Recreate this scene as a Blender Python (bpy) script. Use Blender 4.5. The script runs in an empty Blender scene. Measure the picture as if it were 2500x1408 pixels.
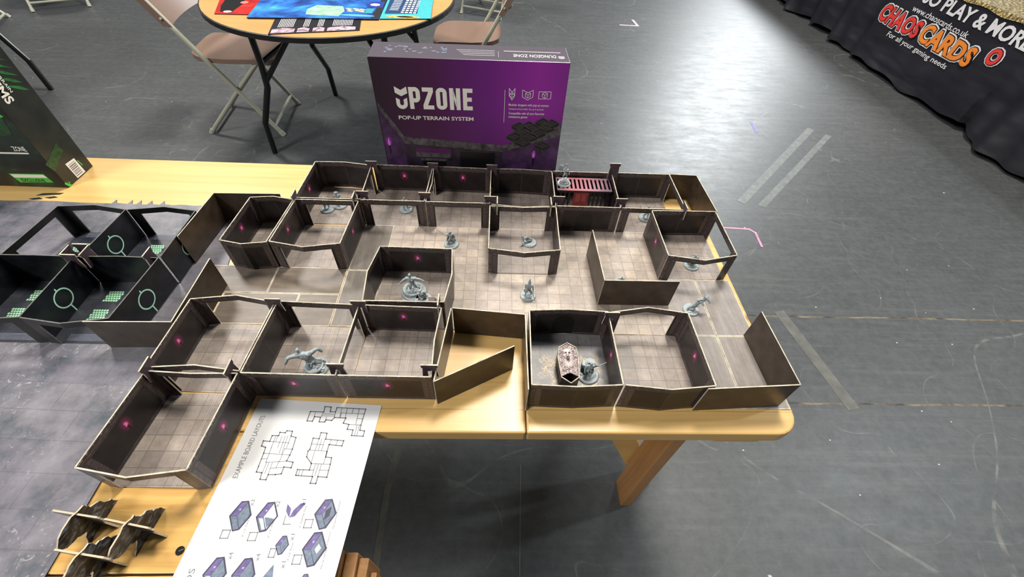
import bpy, bmesh, math, random
from mathutils import Vector, Matrix, noise
S = 0.0254            # everything below is laid out in inches; the table top is z = 0
ZF = -28.5            # hall floor
sc = bpy.context.scene
COL = sc.collection
PI = math.pi
R = math.radians
random.seed(7)

# ------------------------------------------------------------------ camera
cam_d = bpy.data.cameras.new('camera')
cam = bpy.data.objects.new('camera', cam_d)
COL.objects.link(cam)
M3 = Matrix(((0.9988074875, -0.0208470953, -0.0441474964),
             (-0.0136342783, 0.7491712298, -0.6622360417),
             (0.0468797321, 0.6620482362, 0.7479935987)))
cam.matrix_world = Matrix.Translation(Vector((-2.58957, -13.73378, 27.48592)) * S) @ M3.to_4x4()
cam_d.sensor_fit = 'HORIZONTAL'
cam_d.sensor_width = 36.0
cam_d.lens = 1061.09238 / 2500.0 * 36.0
cam_d.clip_start = 0.02
cam_d.clip_end = 200
sc.camera = cam

# ------------------------------------------------------------------ light and exposure
vs = sc.view_settings
vs.view_transform = 'Standard'
vs.look = 'None'
vs.gamma = 1.0
vs.use_curve_mapping = False
vs.exposure = 0.0
w = bpy.data.worlds.new('hall')
sc.world = w
w.use_nodes = True
bg = w.node_tree.nodes['Background']
bg.inputs[0].default_value = (0.93, 0.97, 1.0, 1)
bg.inputs[1].default_value = 0.11


def lamp(name, loc, target, sx, sy, power, col=(1, 1, 1)):
    d = bpy.data.lights.new(name, 'AREA')
    d.shape = 'RECTANGLE'
    d.size = sx
    d.size_y = sy
    d.energy = power
    d.color = col
    o = bpy.data.objects.new(name, d)
    COL.objects.link(o)
    o.location = Vector(loc) * S
    o.rotation_euler = (Vector(target) * S - o.location).to_track_quat('-Z', 'Y').to_euler()
    return o


lamp('hall_lamp_behind', (28, 112, 235), (0, 20, 0), 1.3, 1.3, 560, (1.0, 0.95, 0.86))
lamp('hall_lamp_left', (-170, 200, 235), (-30, 40, 0), 1.3, 1.3, 350, (1.0, 0.96, 0.9))
lamp('hall_lamp_right', (243, 71, 235), (30, 10, 0), 0.4, 0.4, 150, (0.9, 0.95, 1.0))
lamp('hall_lamp_aisle', (290, 560, 235), (60, 120, -28), 2.4, 3.4, 1150, (0.92, 0.97, 1.0))
lamp('hall_lamp_front', (-150, -100, 190), (0, 10, 0), 1.6, 1.6, 330, (1.0, 0.98, 0.95))


# ------------------------------------------------------------------ mesh helpers
class MB:
    def __init__(s):
        s.v = []
        s.f = []
        s.m = []
        s.uv = []

    def face(s, pts, m=0, uv=None):
        b = len(s.v)
        s.v += [tuple(p) for p in pts]
        s.f.append(tuple(range(b, b + len(pts))))
        s.m.append(m)
        s.uv.append(uv if uv else [(p[0], p[1]) for p in pts])

    def poly(s, verts, faces, m=0):
        for f in faces:
            s.face([verts[i] for i in f], m)

    def box(s, x0, y0, z0, x1, y1, z1, m=0, mt=None):
        v = [(x0, y0, z0), (x1, y0, z0), (x1, y1, z0), (x0, y1, z0), (x0, y0, z1), (x1, y0, z1), (x1, y1, z1), (x0, y1, z1)]
        for k, f in enumerate([(3, 2, 1, 0), (4, 5, 6, 7), (0, 1, 5, 4), (1, 2, 6, 5), (2, 3, 7, 6), (3, 0, 4, 7)]):
            s.face([v[i] for i in f], (mt if (mt is not None and k == 1) else m))

    def prism(s, pts, z0, z1, m=0, ms=None):
        ms = m if ms is None else ms
        a = sum(pts[i][0] * pts[(i + 1) % len(pts)][1] - pts[(i + 1) % len(pts)][0] * pts[i][1] for i in range(len(pts)))
        if a < 0:
            pts = pts[::-1]
        n = len(pts)
        s.face([(p[0], p[1], z1) for p in pts], m)
        s.face([(p[0], p[1], z0) for p in pts[::-1]], m)
        for i in range(n):
            a, b = pts[i], pts[(i + 1) % n]
            s.face([(a[0], a[1], z0), (b[0], b[1], z0), (b[0], b[1], z1), (a[0], a[1], z1)], ms)

    def tube(s, pts, r, n=8, m=0, cap=True):
        pts = [Vector(p) for p in pts]
        rs = r if isinstance(r, (list, tuple)) else [r] * len(pts)
        rings = []
        up = None
        for i, p in enumerate(pts):
            if i == 0:
                d = pts[1] - p
            elif i == len(pts) - 1:
                d = p - pts[i - 1]
            else:
                d = (pts[i + 1] - p).normalized() + (p - pts[i - 1]).normalized()
            d.normalize()
            if up is None:
                up = Vector((0, 0, 1)) if abs(d.z) < 0.9 else Vector((1, 0, 0))
            a = d.cross(up).normalized()
            b = a.cross(d).normalized()
            up = b
            rings.append([p + (a * math.cos(2 * PI * k / n) + b * math.sin(2 * PI * k / n)) * rs[i] for k in range(n)])
        for i in range(len(rings) - 1):
            for k in range(n):
                k2 = (k + 1) % n
                s.face([rings[i][k2], rings[i][k], rings[i + 1][k], rings[i + 1][k2]], m)
        if cap:
            s.face(rings[0], m)
            s.face(rings[-1][::-1], m)

    def line2(s, pts, wd, z, m=0, closed=True):
        """flat printed line in the xy plane"""
        n = len(pts)
        for i in range(n if closed else n - 1):
            a = Vector((pts[i][0], pts[i][1]))
            b = Vector((pts[(i + 1) % n][0], pts[(i + 1) % n][1]))
            d = b - a
            if d.length < 1e-6:
                continue
            d.normalize()
            q = Vector((-d.y, d.x)) * wd / 2
            a2 = a - d * wd / 2
            b2 = b + d * wd / 2
            s.face([(a2.x - q.x, a2.y - q.y, z), (b2.x - q.x, b2.y - q.y, z), (b2.x + q.x, b2.y + q.y, z), (a2.x + q.x, a2.y + q.y, z)], m)

    def map(s, fn):
        s.v = [tuple(fn(Vector(p))) for p in s.v]
        return s

    def build(s, name, mats, parent=None, at=None, smooth=False, bevel=0, weld=False):
        """verts are in world inches; origin goes to `at` (or the parent's place)"""
        me = bpy.data.meshes.new(name)
        if at is None:
            at = parent['_at'] if parent is not None and '_at' in parent else (0, 0, 0)
        A = Vector(at)
        me.from_pydata([tuple((Vector(p) - A) * S) for p in s.v], [], s.f)
        ul = me.uv_layers.new(name='UVMap')
        k = 0
        for fi, uvs in enumerate(s.uv):
            for q in uvs:
                ul.data[k].uv = q
                k += 1
        if not isinstance(mats, (list, tuple)):
            mats = [mats]
        for m in mats:
            me.materials.append(m)
        for i, p in enumerate(me.polygons):
            p.material_index = s.m[i]
            p.use_smooth = smooth
        if weld or bevel:
            b = bmesh.new()
            b.from_mesh(me)
            bmesh.ops.remove_doubles(b, verts=b.verts, dist=0.00002)
            bmesh.ops.recalc_face_normals(b, faces=b.faces)
            b.to_mesh(me)
            b.free()
        o = bpy.data.objects.new(name, me)
        COL.objects.link(o)
        if parent is not None:
            o.parent = parent
        else:
            o.location = A * S
            o['_at'] = tuple(A)
        if bevel:
            md = o.modifiers.new('bevel', 'BEVEL')
            md.width = bevel * S
            md.segments = 2
            md.limit_method = 'ANGLE'
            md.angle_limit = R(35)
        if smooth and len(me.polygons) > 6:
            try:
                for p in me.polygons:
                    p.use_smooth = True
                me.set_sharp_from_angle(angle=R(40))
            except Exception:
                pass
        return o


def tag(o, label=None, cat=None, group=None, kind=None):
    if label:
        o['label'] = label
    if cat:
        o['category'] = cat
    if group:
        o['group'] = group
    if kind:
        o['kind'] = kind
    return o


def thing(name, at, label, cat, group=None, rz=0):
    o = bpy.data.objects.new(name, None)
    o.empty_display_size = 0.02
    COL.objects.link(o)
    o.location = Vector(at) * S
    o.rotation_euler = (0, 0, rz)
    o['_at'] = tuple(at)
    return tag(o, label, cat, group, 'thing')


def sub(o, parent):
    """make o (built at the parent's origin) a sub-part of a mesh part"""
    o.parent = parent
    return o


# ------------------------------------------------------------------ material helpers
def newmat(name):
    m = bpy.data.materials.new(name)
    m.use_nodes = True
    nt = m.node_tree
    b = nt.nodes['Principled BSDF']
    return m, nt, b


class N:
    def __init__(s, nt):
        s.nt = nt

    def add(s, t, **kw):
        n = s.nt.nodes.new(t)
        for k, v in kw.items():
            setattr(n, k, v)
        return n

    def link(s, a, b):
        s.nt.links.new(a, b)

    def val(s, sock, v):
        if hasattr(v, 'is_output') or isinstance(v, bpy.types.NodeSocket):
            s.link(v, sock)
        else:
            sock.default_value = v

    def math(s, op, a, b=0.0, c=0.0, clamp=False):
        n = s.add('ShaderNodeMath', operation=op, use_clamp=clamp)
        s.val(n.inputs[0], a)
        s.val(n.inputs[1], b)
        s.val(n.inputs[2], c)
        return n.outputs[0]

    def mix(s, f, a, b, blend='MIX'):
        n = s.add('ShaderNodeMix', data_type='RGBA', blend_type=blend)
        s.val(n.inputs[0], f)
        for i, v in ((6, a), (7, b)):
            if isinstance(v, tuple) and len(v) == 3:
                v = v + (1,)
            s.val(n.inputs[i], v)
        return n.outputs[2]

    def noise(s, vec, scale, detail=4, rough=0.55, out=0, dist=0.0):
        n = s.add('ShaderNodeTexNoise')
        if vec is not None:
            s.link(vec, n.inputs['Vector'])
        n.inputs['Scale'].default_value = scale
        n.inputs['Detail'].default_value = detail
        n.inputs['Roughness'].default_value = rough
        n.inputs['Distortion'].default_value = dist
        return n.outputs[out]

    def ramp(s, f, stops):
        n = s.add('ShaderNodeValToRGB')
        e = n.color_ramp.elements
        while len(e) < len(stops):
            e.new(0.5)
        for i, (p, c) in enumerate(stops):
            e[i].position = p
            e[i].color = tuple(c) + (1,) if len(c) == 3 else c
        s.link(f, n.inputs[0])
        return n.outputs[0]

    def step(s, x, lo, hi):
        n = s.add('ShaderNodeMapRange', clamp=True)
        s.val(n.inputs[0], x)
        n.inputs[1].default_value = lo
        n.inputs[2].default_value = hi
        return n.outputs[0]

    def scaled(s, vec, sc3, rot=(0, 0, 0), loc=(0, 0, 0)):
        n = s.add('ShaderNodeMapping')
        s.link(vec, n.inputs[0])
        n.inputs['Scale'].default_value = sc3
        n.inputs['Rotation'].default_value = rot
        n.inputs['Location'].default_value = loc
        return n.outputs[0]


def coords(n, kind='Object'):
    return n.add('ShaderNodeTexCoord').outputs[kind]


def world_in(n):
    """world position in inches"""
    g = n.add('ShaderNodeNewGeometry').outputs['Position']
    return n.scaled(g, (1 / S, 1 / S, 1 / S))


def plain(name, c, rough=0.5, spec=0.5, metal=0.0, var=0.0, vscale=3.0, bump=0.0):
    m, nt, b = newmat(name)
    n = N(nt)
    b.inputs['Roughness'].default_value = rough
    b.inputs['Specular IOR Level'].default_value = spec
    b.inputs['Metallic'].default_value = metal
    if var:
        t = n.noise(world_in(n), vscale, 5)
        a = tuple(x * (1 - var) for x in c)
        d = tuple(min(1, x * (1 + var)) for x in c)
        n.link(n.ramp(t, [(0.3, a), (0.7, d)]), b.inputs['Base Color'])
        if bump:
            bp = n.add('ShaderNodeBump')
            bp.inputs['Strength'].default_value = bump
            bp.inputs['Distance'].default_value = 0.002
            n.link(t, bp.inputs['Height'])
            n.link(bp.outputs[0], b.inputs['Normal'])
    else:
        b.inputs['Base Color'].default_value = tuple(c) + (1,)
    return m


# card wall print: uv = (inches from the wall's middle, inches above the tile)
def wall_mat(name, base=(0.011, 0.0078, 0.0078), hi=(0.027, 0.020, 0.019), torch=False, arch=False, ring=False, border=True, rough=0.33, fold=False):
    m, nt, b = newmat(name)
    n = N(nt)
    uv = coords(n, 'UV')
    sp = n.add('ShaderNodeSeparateXYZ')
    n.link(uv, sp.inputs[0])
    u, v = sp.outputs[0], sp.outputs[1]
    au = n.math('ABSOLUTE', u)
    t = n.noise(uv, 0.9, 6, 0.6)
    col = n.ramp(t, [(0.35, base), (0.75, hi)])
    if border:
        fine = n.noise(n.scaled(uv, (2.5, 9, 1)), 1.2, 4)
        band = n.math('MAXIMUM', n.step(v, 2.52, 2.54), n.math('SUBTRACT', 1, n.step(v, 0.33, 0.35)))
        pil = n.math('MULTIPLY', n.step(au, 2.25, 2.27), n.math('SUBTRACT', 1, n.step(v, 2.5, 2.52)))
        bm = n.math('MAXIMUM', band, pil)
        lines = n.math('PINGPONG', n.math('ADD', v, 0.03), 0.12)
        lm = n.math('MULTIPLY', n.math('SUBTRACT', 1, n.step(lines, 0.0, 0.035)), band)
        lines2 = n.math('PINGPONG', au, 0.22)
        lm2 = n.math('MULTIPLY', n.math('SUBTRACT', 1, n.step(lines2, 0.0, 0.03)), pil)
        bc = n.ramp(fine, [(0.3, tuple(x * 1.7 for x in hi)), (0.55, tuple(x * 2.9 for x in hi)), (0.75, tuple(x * 6.5 for x in hi))])
        col = n.mix(bm, col, bc)
        col = n.mix(n.math('MAXIMUM', lm, lm2), col, tuple(x * 0.3 for x in base))
        edge = n.math('MULTIPLY', n.step(v, 2.86, 2.9), n.step(n.noise(n.scaled(uv, (3, 1, 1)), 1.3, 3), 0.55, 0.6))
        col = n.mix(n.math('MULTIPLY', edge, 0.8), col, (0.33, 0.30, 0.24))
    if fold:
        fl = n.math('SUBTRACT', 1, n.step(au, 0.02, 0.035))
        col = n.mix(fl, col, (0.05, 0.04, 0.035))
    if arch:
        # a dark bricked doorway drawn in the middle
        dx = n.math('ABSOLUTE', n.math('ADD', u, 0.2))
        dz = n.math('MAXIMUM', n.math('SUBTRACT', v, 1.45), 0)
        rr = n.math('SQRT', n.math('ADD', n.math('MULTIPLY', dx, dx), n.math('MULTIPLY', dz, dz)))
        col = n.mix(n.math('SUBTRACT', 1, n.step(rr, 0.8, 0.84)), col, (0.004, 0.003, 0.003))
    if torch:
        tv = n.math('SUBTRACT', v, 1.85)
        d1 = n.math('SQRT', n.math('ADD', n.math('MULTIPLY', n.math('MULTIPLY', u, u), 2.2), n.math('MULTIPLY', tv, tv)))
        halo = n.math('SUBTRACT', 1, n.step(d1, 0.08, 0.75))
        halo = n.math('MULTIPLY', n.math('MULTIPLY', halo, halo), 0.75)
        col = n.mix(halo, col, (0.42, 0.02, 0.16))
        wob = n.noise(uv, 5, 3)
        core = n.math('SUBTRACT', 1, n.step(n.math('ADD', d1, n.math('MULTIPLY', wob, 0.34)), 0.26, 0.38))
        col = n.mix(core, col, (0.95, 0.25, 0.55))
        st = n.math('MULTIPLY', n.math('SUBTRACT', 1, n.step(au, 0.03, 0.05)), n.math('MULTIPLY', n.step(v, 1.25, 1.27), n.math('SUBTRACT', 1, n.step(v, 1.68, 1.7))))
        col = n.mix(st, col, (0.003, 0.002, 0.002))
    if ring:
        tv = n.math('SUBTRACT', v, 1.55)
        d1 = n.math('SQRT', n.math('ADD', n.math('MULTIPLY', u, u), n.math('MULTIPLY', tv, tv)))
        rg = n.math('SUBTRACT', 1, n.step(n.math('ABSOLUTE', n.math('SUBTRACT', d1, 0.72)), 0.045, 0.06))
        # a long stroke hanging from the ring and a short one above it
        on = n.math('MULTIPLY', n.math('SUBTRACT', 1, n.step(au, 0.045, 0.06)),
                    n.math('ADD', n.math('MULTIPLY', n.step(tv, -1.42, -1.40), n.math('SUBTRACT', 1, n.step(tv, -0.74, -0.72))),
                           n.math('MULTIPLY', n.step(tv, 0.70, 0.72), n.math('SUBTRACT', 1, n.step(tv, 0.95, 0.97)))))
        col = n.mix(n.math('MAXIMUM', rg, on), col, (0.42, 0.72, 0.55))
    n.link(col, b.inputs['Base Color'])
    b.inputs['Roughness'].default_value = rough
    b.inputs['Specular IOR Level'].default_value = 0.35
    return m


# printed flagstones, one inch grid
def tile_mat(name, c1, c2, line, grid=True, streak=None, rough=0.42, gold=False, seam=0, lw=0.035):
    m, nt, b = newmat(name)
    n = N(nt)
    uv = coords(n, 'UV')
    g = n.noise(uv, 0.35, 5, 0.6)
    g2 = n.noise(uv, 2.2, 5, 0.6)
    col = n.ramp(g, [(0.3, c1), (0.7, c2)])
    col = n.mix(0.35, col, n.ramp(g2, [(0.3, tuple(x * 0.72 for x in c1)), (0.7, tuple(x * 1.2 for x in c2))]))
    sp = n.add('ShaderNodeSeparateXYZ')
    n.link(uv, sp.inputs[0])
    if grid:
        br = n.add('ShaderNodeTexBrick')
        br.offset = 0.0
        n.link(n.scaled(uv, (1, 1, 1), loc=(0.0, 0.0, 0)), br.inputs['Vector'])
        br.inputs['Scale'].default_value = 1.0
        br.inputs['Mortar Size'].default_value = lw
        br.inputs['Mortar Smooth'].default_value = 0.6
        br.inputs['Brick Width'].default_value = 1.0
        br.inputs['Row Height'].default_value = 1.0
        br.inputs['Color1'].default_value = (0.80, 0.80, 0.82, 1)
        br.inputs['Color2'].default_value = (1.12, 1.10, 1.06, 1)
        br.inputs['Mortar'].default_value = (1, 1, 1, 1)
        col = n.mix(1.0, col, br.outputs[0], 'MULTIPLY')
        col = n.mix(n.math('MULTIPLY', br.outputs['Fac'], 0.62), col, line)
    if seam:
        d_ = n.math('ABSOLUTE', n.math('SUBTRACT', sp.outputs[0], seam))
        col = n.mix(n.math('MULTIPLY', n.math('SUBTRACT', 1, n.step(d_, 0.05, 0.09)), 0.55), col, tuple(x * 1.35 for x in c2))
        col = n.mix(n.math('MULTIPLY', n.math('SUBTRACT', 1, n.step(d_, 0.012, 0.03)), 0.7), col, line)
    if streak is not None:
        sv = (0.25, 3.0, 1) if streak == 'x' else (3.0, 0.25, 1)
        st = n.noise(n.scaled(uv, sv), 0.6, 6, 0.6)
        col = n.mix(0.55, col, n.ramp(st, [(0.3, tuple(x * 0.55 for x in c1)), (0.5, c1), (0.75, tuple(x * 1.25 for x in c2))]))
    if gold:
        # gold scrollwork printed around the coffin
        vor = n.noise(uv, 3.6, 6, 0.75, dist=2.5)
        mk = n.noise(uv, 0.55, 2)
        rx = n.math('ABSOLUTE', n.math('SUBTRACT', sp.outputs[0], 3.0))
        area = n.math('MULTIPLY', n.math('SUBTRACT', 1, n.step(n.math('ABSOLUTE', n.math('SUBTRACT', rx, 1.55)), 0.6, 1.0)), n.math('SUBTRACT', 1, n.step(sp.outputs[1], 3.9, 4.3)))
        gm = n.math('MULTIPLY', n.math('MULTIPLY', n.step(vor, 0.48, 0.56), n.step(n.noise(uv, 0.9, 2), 0.44, 0.54)), area)
        col = n.mix(n.math('MULTIPLY', gm, 0.95), col, (0.62, 0.44, 0.20))
    n.link(col, b.inputs['Base Color'])
    b.inputs['Roughness'].default_value = rough
    return m


def wood_mat(name, c1, c2, knot, axis='x', rough=0.33, planks=0.0):
    m, nt, b = newmat(name)
    n = N(nt)
    wp = world_in(n)
    s3 = {'x': (0.03, 1.0, 1.0), 'y': (1.0, 0.03, 1.0), 'z': (1, 1, 0.03)}[axis]
    g = n.noise(n.scaled(wp, s3), 1.4, 6, 0.6, dist=0.6)
    l = n.noise(n.scaled(wp, (0.3, 1.0, 1)), 0.12, 3)
    col = n.ramp(g, [(0.3, c2), (0.55, c1), (0.8, tuple(min(1, x * 1.12) for x in c1))])
    col = n.mix(n.step(l, 0.4, 0.75), col, tuple(x * 0.8 for x in c1))
    # knots
    v = n.add('ShaderNodeTexVoronoi')
    v.inputs['Scale'].default_value = 0.13
    n.link(n.scaled(wp, (0.8, 1.1, 1)), v.inputs['Vector'])
    k = n.math('SUBTRACT', 1, n.step(v.outputs['Distance'], 0.02, 0.075))
    col = n.mix(n.math('MULTIPLY', k, 0.75), col, knot)
    if planks:
        sp = n.add('ShaderNodeSeparateXYZ')
        n.link(wp, sp.inputs[0])
        pp = n.math('PINGPONG', n.math('ADD', sp.outputs[1], 0.37), planks / 2)
        col = n.mix(n.math('MULTIPLY', n.math('SUBTRACT', 1, n.step(pp, 0.0, 0.05)), 0.6), col, tuple(x * 0.4 for x in c2))
    n.link(col, b.inputs['Base Color'])
    b.inputs['Roughness'].default_value = rough
    return m


MW = dict(
    S=wall_mat('dungeon_wall_print', fold=True),
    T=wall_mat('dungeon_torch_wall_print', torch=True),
    D=wall_mat('dungeon_doorway_wall_print', arch=True),
    A=wall_mat('dungeon_arch_print'),
)
MSF = dict(
    S=wall_mat('scifi_wall_print', (0.004, 0.004, 0.006), (0.016, 0.017, 0.022), border=False),
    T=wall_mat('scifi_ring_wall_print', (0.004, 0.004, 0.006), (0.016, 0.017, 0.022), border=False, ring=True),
    A=wall_mat('scifi_arch_print', (0.006, 0.006, 0.007), (0.013, 0.013, 0.014), border=False),
)
BROWN = wall_mat('plain_wall_print', (0.034, 0.023, 0.016), (0.075, 0.052, 0.037), border=False, rough=0.36)
EDGE = plain('raw_card_edge', (0.45, 0.40, 0.31), 0.8, var=0.35, vscale=1.5)
EDGED = plain('dark_card_edge', (0.11, 0.11, 0.10), 0.8, var=0.3)
TILE = tile_mat('flagstone_print', (0.205, 0.166, 0.142), (0.295, 0.25, 0.215), (0.07, 0.055, 0.05), seam=3.55)
HALL = tile_mat('great_hall_print', (0.275, 0.222, 0.185), (0.385, 0.325, 0.27), (0.11, 0.085, 0.075))
GOLDT = tile_mat('crypt_floor_print', (0.11, 0.105, 0.11), (0.16, 0.15, 0.155), (0.05, 0.045, 0.05), gold=True)
CORX = tile_mat('corridor_print_along', (0.115, 0.088, 0.066), (0.19, 0.152, 0.118), (0.07, 0.055, 0.05), grid=False, streak='x')
CORL = tile_mat('left_corridor_print', (0.12, 0.10, 0.083), (0.19, 0.165, 0.142), (0.07, 0.055, 0.05), grid=False, streak='y')
CORY = tile_mat('corridor_print_across', (0.19, 0.165, 0.15), (0.28, 0.25, 0.225), (0.07, 0.055, 0.05), grid=False, streak='y')
SFT = tile_mat('scifi_floor_print', (0.018, 0.020, 0.028), (0.04, 0.043, 0.055), (0.01, 0.01, 0.012), rough=0.35)
WOOD = wood_mat('pine_table_top', (0.66, 0.425, 0.155), (0.54, 0.31, 0.09), (0.20, 0.08, 0.02), planks=9.8)
WOOD2 = wood_mat('yellow_pine_table_top', (0.60, 0.36, 0.11), (0.27, 0.13, 0.03), (0.12, 0.05, 0.02))
WOODL = wood_mat('pine_leg', (0.40, 0.20, 0.07), (0.28, 0.13, 0.04), (0.14, 0.06, 0.02), axis='z', rough=0.45)
WOODR = wood_mat('orange_veneer', (0.60, 0.33, 0.12), (0.52, 0.27, 0.09), (0.40, 0.2, 0.08), rough=0.3)
BLACK = plain('black_paint', (0.008, 0.008, 0.008), 0.28)
RUBBER = plain('black_rubber_edge', (0.01, 0.01, 0.01), 0.5)
MINI = plain('grey_plastic', (0.26, 0.30, 0.31), 0.45, var=0.22, vscale=7, bump=0.3)
MINID = plain('pale_grey_plastic', (0.35, 0.385, 0.39), 0.5, var=0.2, vscale=7, bump=0.3)
CHROME = plain('beige_enamel', (0.42, 0.42, 0.33), 0.35, 0.5)
BROWNP = plain('brown_moulded_plastic', (0.23, 0.15, 0.115), 0.38, var=0.06)
WHITE = plain('white_print', (0.80, 0.79, 0.77), 0.5)
CREAM = plain('cream_print', (0.85, 0.83, 0.74), 0.5)
GREYL = plain('grey_line_print', (0.15, 0.15, 0.16), 0.6)
GREYD = plain('dark_grey_print', (0.10, 0.10, 0.105), 0.6)


# ------------------------------------------------------------------ the hall floor
def floor_mat():
    m, nt, b = newmat('worn_painted_hall_floor')
    n = N(nt)
    wp = world_in(n)
    big = n.noise(wp, 0.012, 4, 0.6)
    col = n.ramp(big, [(0.35, (0.046, 0.050, 0.052)), (0.65, (0.078, 0.084, 0.088))])
    col = n.mix(0.5, col, n.ramp(n.noise(wp, 0.9, 8, 0.75), [(0.3, (0.034, 0.037, 0.039)), (0.7, (0.10, 0.106, 0.108))]))
    st = n.noise(n.scaled(wp, (0.12, 1.6, 1)), 0.6, 8, 0.75)
    col = n.mix(n.math('MULTIPLY', n.step(st, 0.5, 0.8), 0.4), col, (0.13, 0.13, 0.125))
    st2 = n.noise(n.scaled(wp, (0.06, 1.4, 1), rot=(0, 0, 0.5)), 0.4, 8, 0.7)
    col = n.mix(n.math('MULTIPLY', n.step(st2, 0.55, 0.8), 0.4), col, (0.15, 0.15, 0.14))
    msk = n.step(n.noise(wp, 0.03, 3), 0.42, 0.6)
    for k, (scl, wd, amt) in enumerate([(0.012, 0.0012, 0.28), (0.022, 0.0014, 0.22), (0.05, 0.002, 0.2)]):
        c = n.noise(n.scaled(wp, (1, 1, 1), loc=(37.0 * k, 11.0, 5.0 * k)), scl, 1.5, 0.4)
        ln = n.math('SUBTRACT', 1, n.step(n.math('ABSOLUTE', n.math('SUBTRACT', c, 0.5)), wd * 0.5, wd))
        brk = n.step(n.noise(wp, 0.35, 3), 0.42, 0.6)
        col = n.mix(n.math('MULTIPLY', n.math('MULTIPLY', ln, brk), amt), col, (0.30, 0.29, 0.26))
    # paint specks
    for scl, rad, thr in ((0.13, 0.035, 0.68), (0.42, 0.06, 0.78)):
        v = n.add('ShaderNodeTexVoronoi')
        v.inputs['Scale'].default_value = scl
        n.link(n.scaled(wp, (0.75, 1.2, 1)), v.inputs['Vector'])
        s2 = n.add('ShaderNodeSeparateColor')
        n.link(v.outputs['Color'], s2.inputs[0])
        on = n.math('GREATER_THAN', s2.outputs[0], thr)
        wob = n.noise(wp, 1.2, 3)
        r = n.math('ADD', v.outputs['Distance'], n.math('MULTIPLY', wob, 0.05))
        sp = n.math('MULTIPLY', n.math('SUBTRACT', 1, n.step(r, rad, rad + 0.02)), on)
        col = n.mix(n.math('MULTIPLY', sp, 0.9), col, (0.55, 0.55, 0.50))
    # panel joints across the hall
    spx = n.add('ShaderNodeSeparateXYZ')
    n.link(wp, spx.inputs[0])
    wv = n.math('MULTIPLY', n.math('SUBTRACT', n.noise(wp, 0.15, 4), 0.5), 0.8)
    yy = n.math('ADD', spx.outputs[1], wv)
    sd = None
    for y0 in (30.9, 14.8):
        a = n.math('SUBTRACT', 1, n.step(n.math('ABSOLUTE', n.math('SUBTRACT', yy, y0)), 0.08, 0.22))
        sd = a if sd is None else n.math('MAXIMUM', sd, a)
    sd = n.math('MULTIPLY', sd, n.step(spx.outputs[0], 36, 42))
    col = n.mix(n.math('MULTIPLY', sd, 0.85), col, n.ramp(n.noise(wp, 0.3, 4), [(0.4, (0.02, 0.015, 0.01)), (0.62, (0.22, 0.17, 0.10))]))
    n.link(col, b.inputs['Base Color'])
    rg = n.noise(n.scaled(wp, (0.35, 0.9, 1)), 0.5, 8, 0.75)
    mr = n.add('ShaderNodeMapRange')
    n.link(rg, mr.inputs[0])
    mr.inputs[1].default_value = 0.25
    mr.inputs[2].default_value = 0.75
    mr.inputs[3].default_value = 0.36
    mr.inputs[4].default_value = 0.5
    n.link(mr.outputs[0], b.inputs['Roughness'])
    bp = n.add('ShaderNodeBump')
    bp.inputs['Strength'].default_value = 0.1
    bp.inputs['Distance'].default_value = 0.002
    n.link(st, bp.inputs['Height'])
    n.link(bp.outputs[0], b.inputs['Normal'])
    return m


mb = MB()
mb.face([(-700, -300, ZF), (900, -300, ZF), (900, 1400, ZF), (-700, 1400, ZF)])
tag(mb.build('floor', floor_mat()), kind='structure')


# ------------------------------------------------------------------ tables
def trestle_table():
    t = thing('trestle_table', (-10, 13, ZF), 'long pine trestle table under the dungeon board, its rounded corner at the right', 'table')
    zt, zb = 0.0, -1.15

    def rounded(x0, y0, x1, y1, r):
        pts = []
        for cx_, cy_, a0 in ((x1 - r, y0 + r, -90), (x1 - r, y1 - r, 0)):
            for k in range(7):
                a = R(a0 + 90 * k / 6)
                pts.append((cx_ + r * math.cos(a), cy_ + r * math.sin(a)))
        pts += [(x0, y1), (x0, y0)]
        return pts
    m = MB()
    m.prism(rounded(-0.16, -2.0, 18.55, 28.0, 1.7), zb, zt)
    m.build('table_top', WOOD, t, bevel=0.14)
    m = MB()
    m.prism([(-78, -2.0), (-0.22, -2.0), (-0.22, 28.0), (-78, 28.0)], zb, zt)
    m.build('table_top', WOOD, t, bevel=0.14)
    # cross batten under the right end
    m = MB()
    m.box(13.2, -1.6, -2.3, 16.6, 27.0, zb - 0.01)
    m.build('batten', WOOD, t, bevel=0.12)
    for y in (1.2, 22.0):
        m = MB()
        m.box(13.3, y, ZF, 14.5, y + 2.9, -2.32)
        m.build('leg', WOODL, t, bevel=0.08)
    m = MB()
    a, b_ = Vector((16.2, 4.9, ZF)), Vector((5.0, 4.9, zb - 0.05))
    d = (b_ - a).normalized()
    q = Vector((d.z, 0, -d.x)) * 1.4
    for (y0, y1) in ((4.3, 5.5),):
        pts = [a - q * 0.6 + Vector((0, 0, 0.9)), a + q * 0.1 + Vector((0.2, 0, 0.0)), a + q * 0.9 + Vector((0.2, 0, 1.2)), b_ + q * 0.5, b_ - q * 1.2]
        pts = [(p.x, p.z) for p in pts]
        v0 = [(p[0], y0, p[1]) for p in pts]
        v1 = [(p[0], y1, p[1]) for p in pts]
        m.face(v0)
        m.face(v1[::-1])
        for i in range(5):
            j = (i + 1) % 5
            m.face([v0[j], v0[i], v1[i], v1[j]])
    m.build('brace', WOOD, t, weld=True)
    return t


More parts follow.
